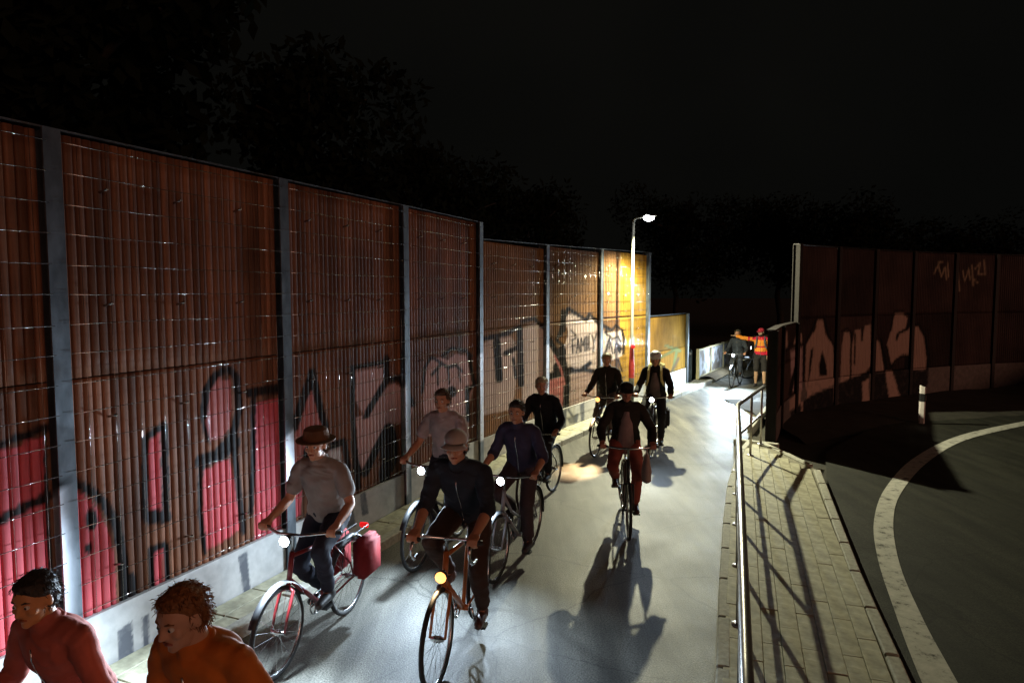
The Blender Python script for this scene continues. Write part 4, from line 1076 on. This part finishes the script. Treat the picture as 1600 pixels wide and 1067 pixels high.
    if gear:
        kind, gc = gear
        if kind == 'cap':
            bm = bmesh.new(); bm_ball(bm, H(-0.012, 0, 0.056), (0.108, 0.089, 0.076), rotm, 3)
            r_ = remesh('cap', bm, vox, cloth(gc), root, 2); 
            bm = bmesh.new(); rows = []
            for k in range(9):
                a = -0.85 + 1.7 * k / 8
                rows.append([bm.verts.new(H(math.cos(a) * q - 0.01, math.sin(a) * q * 0.82, 0.052 - dz)) for q, dz in ((0.098, 0.0), (0.14 + 0.03 * math.cos(a), 0.022), (0.14 + 0.03 * math.cos(a), 0.028), (0.098, 0.008))])
            for a_, b_ in zip(rows[:-1], rows[1:]):
                for j in range(4): bm.faces.new((a_[j], a_[(j + 1) % 4], b_[(j + 1) % 4], b_[j]))
            bm.faces.new(rows[0][::-1]); bm.faces.new(rows[-1]); bmesh.ops.recalc_face_normals(bm, faces=bm.faces)
            bm_obj('peak', bm, cloth(gc), r_, smooth=True)
        elif kind == 'hat':
            bm = bmesh.new(); bm_tube(bm, [H(-0.01, 0, 0.045), H(-0.01, 0, 0.075), H(-0.01, 0, 0.135), H(-0.01, 0, 0.150)], [0.106, 0.108, 0.094, 0.070], 20)
            bm_tube(bm, [H(-0.005, 0, 0.046), H(-0.005, 0, 0.054)], 0.160, 24)
            bm_obj('hat', bm, cloth(gc), root, smooth=False)
        elif kind == 'helmet':
            bm = bmesh.new(); bm_ball(bm, H(-0.015, 0, 0.072), (0.135, 0.105, 0.090), rotm, 3); bm_ball(bm, H(0.07, 0, 0.055), (0.06, 0.085, 0.035), rotm, 2)
            hm_ = remesh('helmet', bm, vox, cmat('helmet', gc, rough=0.35), root, 2)
            bm = bmesh.new()
            for yy in (-0.045, 0, 0.045):
                chain_(bm, [H(0.085, yy, 0.125), H(0.0, yy * 1.2, 0.158 - abs(yy) * 0.35), H(-0.09, yy, 0.128)], [0.009, 0.011, 0.009])
            bm_obj('vent', bm, M['black'], hm_, smooth=True)
            bm = bmesh.new()
            for s in (-1, 1): bm_tube(bm, [H(0.01, s * 0.088, 0.05), H(0.02, s * 0.075, -0.05), H(0.045, s * 0.02, -0.112)], 0.006, 5)
            bm_obj('strap', bm, M['black'], hm_)
    if pack:
        bm = bmesh.new()
        c = hip + tdir * 0.30 - fwd * 0.20
        mrot = Matrix((fwd, Y, tdir)).transposed().to_4x4()
        bm_box(bm, c, (0.15, 0.30, 0.42), mrot); bm_box(bm, c - fwd * 0.07 - tdir * 0.07, (0.08, 0.24, 0.20), mrot); bm_ball(bm, c + tdir * 0.19, (0.085, 0.14, 0.06), mrot)
        bk = remesh('backpack', bm, 0.014, cloth(pack), root, 6, 0.010, seed + 2)
        bm = bmesh.new()
        for s in (-1, 1): bm_tube(bm, [hip + tdir * 0.46 - fwd * 0.13 + Y * s * 0.10, hip + tdir * 0.525 + fwd * 0.01 + Y * s * 0.105, hip + tdir * 0.47 + fwd * 0.12 + Y * s * 0.11, hip + tdir * 0.40 + fwd * 0.155 + Y * s * 0.112, hip + tdir * 0.30 + fwd * 0.150 + Y * s * 0.125, hip + tdir * 0.20 + fwd * 0.10 + Y * s * 0.16], 0.022, 8)
        bm_obj('strap', bm, cloth(pack), bk)
    return root

def hand(bm, s, J, sd):
    wr = J['wr' + sd]; g = J.get('grip' + sd)
    if g is not None:       # fingers closed round the grip (grip axis runs across)
        for i, off in enumerate((-0.032, -0.011, 0.010, 0.030)):
            o = Y * s * off
            r = (0.0088, 0.0095, 0.0092, 0.0078)[::-1][i]; lf = (0.9, 1.0, 1.05, 0.95)[i]
            k = g + o + Vector((-0.022, 0, 0.030))
            chain_(bm, [k, g + o + Vector((0.018, 0, 0.027 * lf)), g + o + Vector((0.029, 0, -0.004)), g + o + Vector((0.008, 0, -0.026 * lf))], [r * 1.15, r, r, r * 0.9])
            chain_(bm, [wr + o * 0.5, k], [0.020, 0.0125])
        th = -Y * s
        chain_(bm, [wr.lerp(g, 0.35) + th * 0.022, g + th * 0.045 + Vector((-0.012, 0, 0.006)), g + th * 0.048 + Vector((0.012, 0, -0.012)), g + th * 0.030 + Vector((0.020, 0, -0.024))], [0.015, 0.0115, 0.010, 0.0085])
    else:
        d = J['hd' + sd].normalized(); w = J['hw' + sd].normalized(); nn = d.cross(w)
        curl = J.get('curl', 0.25)
        chain_(bm, [wr, wr + d * 0.085], [0.026, 0.022])
        for i, off in enumerate((-0.030, -0.010, 0.010, 0.030)):
            L = (0.060, 0.072, 0.076, 0.068)[i]; k = wr + d * 0.085 + w * off
            chain_(bm, [wr + w * off * 0.5, k], [0.020, 0.0125])
            chain_(bm, [k, k + (d - nn * curl * 0.5).normalized() * L * 0.55, k + (d - nn * curl * 0.5).normalized() * L * 0.55 + (d - nn * curl * 1.5).normalized() * L * 0.55], [0.0105, 0.0095, 0.008])
        chain_(bm, [wr + d * 0.02 + w * 0.022, wr + d * 0.055 + w * 0.050, wr + d * 0.090 + w * 0.058], [0.015, 0.0115, 0.009])

def ride(lean=20, bars='flat', phase=0.5, look=(0, -8), stand=0.0, shrug=0.0, wide=0.0):
    J = {}
    hip = Vector((-0.22 + stand * 0.1, 0, 1.005 + stand * 0.08)); a = math.radians(lean)
    td = Vector((math.sin(a), 0, math.cos(a))); neck = hip + td * 0.50
    J['hip'], J['neck'] = hip, neck
    J['head'] = neck + td * 0.06 + Vector((0.035, 0, 0.092))
    yw, pt = math.radians(look[0]), math.radians(look[1])
    J['look'] = Vector((math.cos(yw) * math.cos(pt), math.sin(yw) * math.cos(pt), math.sin(pt)))
    G = GRIPS[bars]
    for s, sd in ((1, 'L'), (-1, 'R')):
        J['sh' + sd] = hip + td * (0.435 + shrug) + Y * s * 0.178
        g = Vector((G.x - 0.012, s * (G.y + 0.012), G.z)); J['grip' + sd] = g
        J['wr' + sd] = g + Vector((-0.075, -s * 0.004, 0.036))
        J['el' + sd] = ik(J['sh' + sd], J['wr' + sd], 0.29, 0.265, Vector((-0.40, s * (0.28 + wide), -0.6)))
        J['hp' + sd] = hip + Vector((0.0, s * 0.092, -0.005))
        p = pedal(phase, s)
        J['an' + sd] = p + Vector((-0.085, -s * 0.012, 0.105)); J['toe' + sd] = p + Vector((0.065, 0.0, 0.045))
        J['kn' + sd] = ik(J['hp' + sd], J['an' + sd], 0.445, 0.44, Vector((1, s * 0.16, 0.25)))
    return J

def rider(plabel, blabel, front, head, pk, bk, pose=None, scale=1.0):
    pose = dict(pose or {}); ph = pose.get('phase', 0.5); bars = pose.get('bars', 'flat')
    root, o_, h = bicycle(blabel, front, head, scale=scale, phase=ph, bars=bars, **bk)
    return person(plabel, o_, heading_rot(h), ride(**pose), scale=scale, **pk)

SK = (0.50, 0.25, 0.15); SK2 = (0.44, 0.21, 0.125)
DARKH, BLOND, GREY = (0.02, 0.014, 0.01), (0.36, 0.26, 0.12), (0.30, 0.28, 0.25)
fr = lambda px, py: at(px, py)[:2]
# the rider in the middle foreground
rider('rider in a dark jacket and pale cap on the nearest bicycle at the centre', 'orange road bicycle with a warm lamp on its fork, nearest the middle of the path',
      fr(684, 1072), (-0.22, -0.97), dict(skin=SK, hair=DARKH, top=(0.022, 0.027, 0.038), legs=(0.050, 0.028, 0.020), shoes=(0.10, 0.05, 0.04), gear=('cap', (0.42, 0.38, 0.36)), sleeves='rolled', seed=1, vox=0.008),
      dict(col=(0.42, 0.13, 0.03), lamp_kind='warm', power=25, lamp_at='crown', tilt=25, spot=80, guards=False), dict(lean=31, phase=-1.9, look=(8, -6), bars='drop'), 1.03)
# the grey-shirted rider at the wall
rider('rider in a grey shirt and brown brimmed hat riding close to the pink graffiti', 'dark bicycle with red panniers and a white lamp close to the wall foot',
      fr(436, 1056), (-0.26, -0.965), dict(skin=SK, hair=(0.10, 0.05, 0.02), top=(0.24, 0.215, 0.20), legs=(0.02, 0.022, 0.035), shoes=(0.03, 0.03, 0.03), gear=('hat', (0.13, 0.065, 0.035)), sleeves='short', seed=2, vox=0.008),
      dict(col=(0.16, 0.012, 0.014), lamp_kind='white', power=680, tilt=32, spot=150, pannier=((0.20, 0.018, 0.020), (1, -1)), tail=True), dict(lean=16, phase=0.4, look=(4, -5)), 0.97)
# two riders at the lower left corner
rider('rider with black hair and salmon jacket at the lower left corner', 'blue bicycle under the black-haired rider in the lower left corner',
      (-2.24, 2.46), (-0.30, -0.95), dict(skin=(0.52, 0.24, 0.10), hair=DARKH, top=(0.38, 0.10, 0.075), legs=(0.03, 0.05, 0.10), shoes=(0.03, 0.03, 0.03), seed=3, vox=0.008),
      dict(col=(0.05, 0.09, 0.2)), dict(lean=22, phase=0.9, look=(10, -10)), 0.90)
rider('ginger-haired rider in an orange jacket at the bottom left', 'red bicycle under the rider in the orange jacket',
      (-1.42, 2.16), (-0.30, -0.95), dict(skin=(0.55, 0.30, 0.20), hair=(0.20, 0.075, 0.02), top=(0.55, 0.15, 0.025), legs=(0.25, 0.03, 0.03), shoes=(0.03, 0.03, 0.03), seed=4, vox=0.009),
      dict(col=(0.35, 0.03, 0.03)), dict(lean=30, phase=2.0, look=(-6, -14)), 0.97)
# second row
rider('rider in a pale grey shirt behind the rider in the pale cap', 'black city bicycle with a white lamp between the wall and the rider in the cap',
      fr(652, 890), (-0.33, -0.945), dict(skin=SK2, hair=(0.08, 0.05, 0.03), top=(0.32, 0.27, 0.27), legs=(0.03, 0.03, 0.04), shoes=(0.03, 0.03, 0.03), sleeves='short', seed=5),
      dict(col=(0.03, 0.03, 0.035), lamp_kind='white', power=290, tilt=20, spot=150, style='step'), dict(lean=12, phase=1.2, look=(5, -4)), 0.99)
rider('short-haired rider in a navy shirt just right of the rider in the pale cap', 'silver city bicycle with a white lamp under the navy-shirted rider',
      fr(776, 908), (-0.36, -0.93), dict(skin=SK, hair=(0.035, 0.028, 0.022), top=(0.040, 0.036, 0.070), legs=(0.055, 0.04, 0.045), shoes=(0.04, 0.03, 0.03), sleeves='rolled', seed=6),
      dict(col=(0.25, 0.26, 0.28), lamp_kind='white', power=170, tilt=20, spot=150, style='step'), dict(lean=18, phase=-1.2, look=(6, -6)), 0.96)
rider('grey-haired rider in black partly hidden behind the navy-shirted rider', 'dark bicycle half hidden behind the navy-shirted rider',
      fr(822, 800), (-0.40, -0.92), dict(skin=SK, hair=(0.42, 0.36, 0.24), top=(0.014, 0.014, 0.016), legs=(0.02, 0.02, 0.024), shoes=(0.02, 0.02, 0.02), seed=7, vox=0.011),
      dict(col=(0.03, 0.03, 0.03)), dict(lean=18, phase=0.2, look=(20, -6)), 0.95)
# centre right rider with the open jacket
rider('rider in a flat cap and open dark jacket over a mauve shirt', 'black bicycle with no lamp casting a long shadow towards the camera',
      fr(982, 842), (-0.10, -0.995), dict(skin=(0.46, 0.20, 0.14), hair=DARKH, top=(0.026, 0.022, 0.018), legs=(0.30, 0.075, 0.055), shoes=(0.05, 0.012, 0.012), gear=('cap', (0.02, 0.016, 0.014)), open_front=(0.30, 0.20, 0.20), seed=8, bulk=1.03),
      dict(col=(0.02, 0.02, 0.02), guards=False), dict(lean=12, phase=-1.0, look=(0, -8), wide=0.3), 0.97)
# rear pair near the lamp pole
rider('blond rider in a black pullover beside the lamp pole, seen with a warm lamp', 'black bicycle with a bright warm lamp next to the graffiti wall',
      fr(930, 714), (-0.42, -0.91), dict(skin=SK2, hair=(0.30, 0.22, 0.09), top=(0.020, 0.015, 0.012), legs=(0.13, 0.10, 0.09), shoes=(0.03, 0.02, 0.02), seed=9, vox=0.012),
      dict(col=(0.04, 0.03, 0.03), lamp_kind='warm', power=620, tilt=46, spot=36), dict(lean=10, phase=0.3, look=(12, -4)), 0.97)
rider('rider with white helmet and yellow backpack right of the lamp pole', 'dark bicycle with a black pannier and small white lamp right of the lamp pole',
      fr(1016, 716), (-0.30, -0.95), dict(skin=SK2, hair=DARKH, top=(0.016, 0.014, 0.014), legs=(0.014, 0.014, 0.016), shoes=(0.015, 0.015, 0.015), gear=('helmet', (0.55, 0.54, 0.50)), open_front=(0.15, 0.11, 0.11), pack=(0.62, 0.58, 0.25), seed=10, vox=0.012),
      dict(col=(0.03, 0.03, 0.04), lamp_kind='white', power=50, tilt=10, spot=120, pannier=((0.012, 0.012, 0.014), (1, -1))), dict(lean=10, phase=-1.4, look=(0, -6)), 0.98)
# far rider and the steward in orange
rider('far rider in a dark jacket with a blazing white headlight', 'far bicycle with a blazing white headlight beside the parapet',
      fr(1143, 606), (-0.52, -0.85), dict(skin=SK2, hair=(0.08, 0.07, 0.05), top=(0.035, 0.040, 0.048), legs=(0.05, 0.055, 0.07), shoes=(0.03, 0.03, 0.03), seed=11, vox=0.014),
      dict(col=(0.05, 0.05, 0.05), lamp_kind='white', power=1100, tilt=18, spot=165), dict(lean=14, phase=0.2, look=(0, -2)), 0.95)
# standing steward: faces the camera, right arm (picture left) held out
J = {'hip': Vector((0, 0, 0.96)), 'neck': Vector((0.02, 0, 1.46)), 'head': Vector((0.06, 0, 1.615)), 'look': Vector((1, -0.35, -0.08)), 'flat': True, 'curl': 0.2}
for s, sd in ((1, 'L'), (-1, 'R')):
    J['sh' + sd] = Vector((0.01, s * 0.178, 1.395)); J['hp' + sd] = Vector((0, s * 0.092, 0.95)); J['kn' + sd] = Vector((0.05, s * 0.11, 0.50)); J['an' + sd] = Vector((0.0 + 0.05 * s, s * 0.12, 0.095)); J['toe' + sd] = Vector((0.13 + 0.05 * s, s * 0.15, 0.04))
J['elR'] = Vector((0.08, -0.44, 1.43)); J['wrR'] = Vector((0.15, -0.69, 1.50)); J['hdR'] = Vector((0.3, -0.95, 0.12)); J['hwR'] = Vector((0.9, 0.3, 0.3))
J['elL'] = Vector((-0.03, 0.26, 1.13)); J['wrL'] = Vector((0.10, 0.20, 0.93)); J['hdL'] = Vector((0.3, -0.1, -0.95)); J['hwL'] = Vector((0.9, 0.1, 0.3))
sp_ = at(1187, 604)
person('steward standing in an orange and red jacket with one arm held out', sp_, math.radians(-112), J, (0.50, 0.30, 0.18), (0.03, 0.02, 0.012), (0.85, 0.29, 0.035), (0.028, 0.024, 0.022), (0.05, 0.045, 0.05),
       scale=1.0, vox=0.011, shorts=True, gear=('cap', (0.42, 0.03, 0.05)), beard=True, bands=((0.58, 0.02, 0.05), ((-0.02, 0.10), (0.22, 0.26), (0.44, 0.60))), pack=(0.10, 0.11, 0.13), seed=12, group='people on foot')
h_ = Vector((-0.45, -0.89, 0))
bicycle('parked bicycle with a lit lamp behind the steward in orange', (7.60, 21.95), (-0.97, 0.25), (0.10, 0.11, 0.13), lamp_kind='white', power=260, tilt=12, spot=165)

# light shopping bag hung on the handlebar of the open-jacket rider
bp_ = at(982, 842); bh = Vector((-0.10, -0.995, 0)).normalized(); bs = Vector((-bh.y, bh.x, 0))
bo = bp_ - bh * 0.30 + bs * 0.22 
bm = bmesh.new()
rows = []
for z_, w_, d_ in ((0.58, 0.06, 0.03), (0.60, 0.10, 0.055), (0.72, 0.11, 0.06), (0.86, 0.09, 0.035), (0.93, 0.06, 0.015)):
    rows.append([bm.verts.new((w_ * math.cos(k * math.pi / 6) * (1 + 0.06 * math.sin(k * 5 + z_ * 20)), d_ * math.sin(k * math.pi / 6), z_)) for k in range(12)])
for a_, b_ in zip(rows[:-1], rows[1:]):
    for j in range(12): bm.faces.new((a_[j], a_[(j + 1) % 12], b_[(j + 1) % 12], b_[j]))
bm.faces.new(rows[0][::-1]); bm.faces.new(rows[-1])
bag = thing('carrier_bag', 'pale bag hanging from the handlebar of the rider in the open jacket', 'bag', (bo.x, bo.y, 0), math.atan2(bh.y, bh.x))
bm_obj('sack', bm, cloth((0.36, 0.26, 0.24)), bag, smooth=True)
bm = bmesh.new(); bm_tube(bm, [(0.05, 0, 0.92), (0.03, 0, 0.99), (0.0, 0, 1.005), (-0.03, 0, 0.99), (-0.05, 0, 0.92)], 0.006, 6); bm_obj('handle', bm, cloth((0.36, 0.26, 0.24)), bag)

# ------------------------------------------------------------------ dark trees behind the walls
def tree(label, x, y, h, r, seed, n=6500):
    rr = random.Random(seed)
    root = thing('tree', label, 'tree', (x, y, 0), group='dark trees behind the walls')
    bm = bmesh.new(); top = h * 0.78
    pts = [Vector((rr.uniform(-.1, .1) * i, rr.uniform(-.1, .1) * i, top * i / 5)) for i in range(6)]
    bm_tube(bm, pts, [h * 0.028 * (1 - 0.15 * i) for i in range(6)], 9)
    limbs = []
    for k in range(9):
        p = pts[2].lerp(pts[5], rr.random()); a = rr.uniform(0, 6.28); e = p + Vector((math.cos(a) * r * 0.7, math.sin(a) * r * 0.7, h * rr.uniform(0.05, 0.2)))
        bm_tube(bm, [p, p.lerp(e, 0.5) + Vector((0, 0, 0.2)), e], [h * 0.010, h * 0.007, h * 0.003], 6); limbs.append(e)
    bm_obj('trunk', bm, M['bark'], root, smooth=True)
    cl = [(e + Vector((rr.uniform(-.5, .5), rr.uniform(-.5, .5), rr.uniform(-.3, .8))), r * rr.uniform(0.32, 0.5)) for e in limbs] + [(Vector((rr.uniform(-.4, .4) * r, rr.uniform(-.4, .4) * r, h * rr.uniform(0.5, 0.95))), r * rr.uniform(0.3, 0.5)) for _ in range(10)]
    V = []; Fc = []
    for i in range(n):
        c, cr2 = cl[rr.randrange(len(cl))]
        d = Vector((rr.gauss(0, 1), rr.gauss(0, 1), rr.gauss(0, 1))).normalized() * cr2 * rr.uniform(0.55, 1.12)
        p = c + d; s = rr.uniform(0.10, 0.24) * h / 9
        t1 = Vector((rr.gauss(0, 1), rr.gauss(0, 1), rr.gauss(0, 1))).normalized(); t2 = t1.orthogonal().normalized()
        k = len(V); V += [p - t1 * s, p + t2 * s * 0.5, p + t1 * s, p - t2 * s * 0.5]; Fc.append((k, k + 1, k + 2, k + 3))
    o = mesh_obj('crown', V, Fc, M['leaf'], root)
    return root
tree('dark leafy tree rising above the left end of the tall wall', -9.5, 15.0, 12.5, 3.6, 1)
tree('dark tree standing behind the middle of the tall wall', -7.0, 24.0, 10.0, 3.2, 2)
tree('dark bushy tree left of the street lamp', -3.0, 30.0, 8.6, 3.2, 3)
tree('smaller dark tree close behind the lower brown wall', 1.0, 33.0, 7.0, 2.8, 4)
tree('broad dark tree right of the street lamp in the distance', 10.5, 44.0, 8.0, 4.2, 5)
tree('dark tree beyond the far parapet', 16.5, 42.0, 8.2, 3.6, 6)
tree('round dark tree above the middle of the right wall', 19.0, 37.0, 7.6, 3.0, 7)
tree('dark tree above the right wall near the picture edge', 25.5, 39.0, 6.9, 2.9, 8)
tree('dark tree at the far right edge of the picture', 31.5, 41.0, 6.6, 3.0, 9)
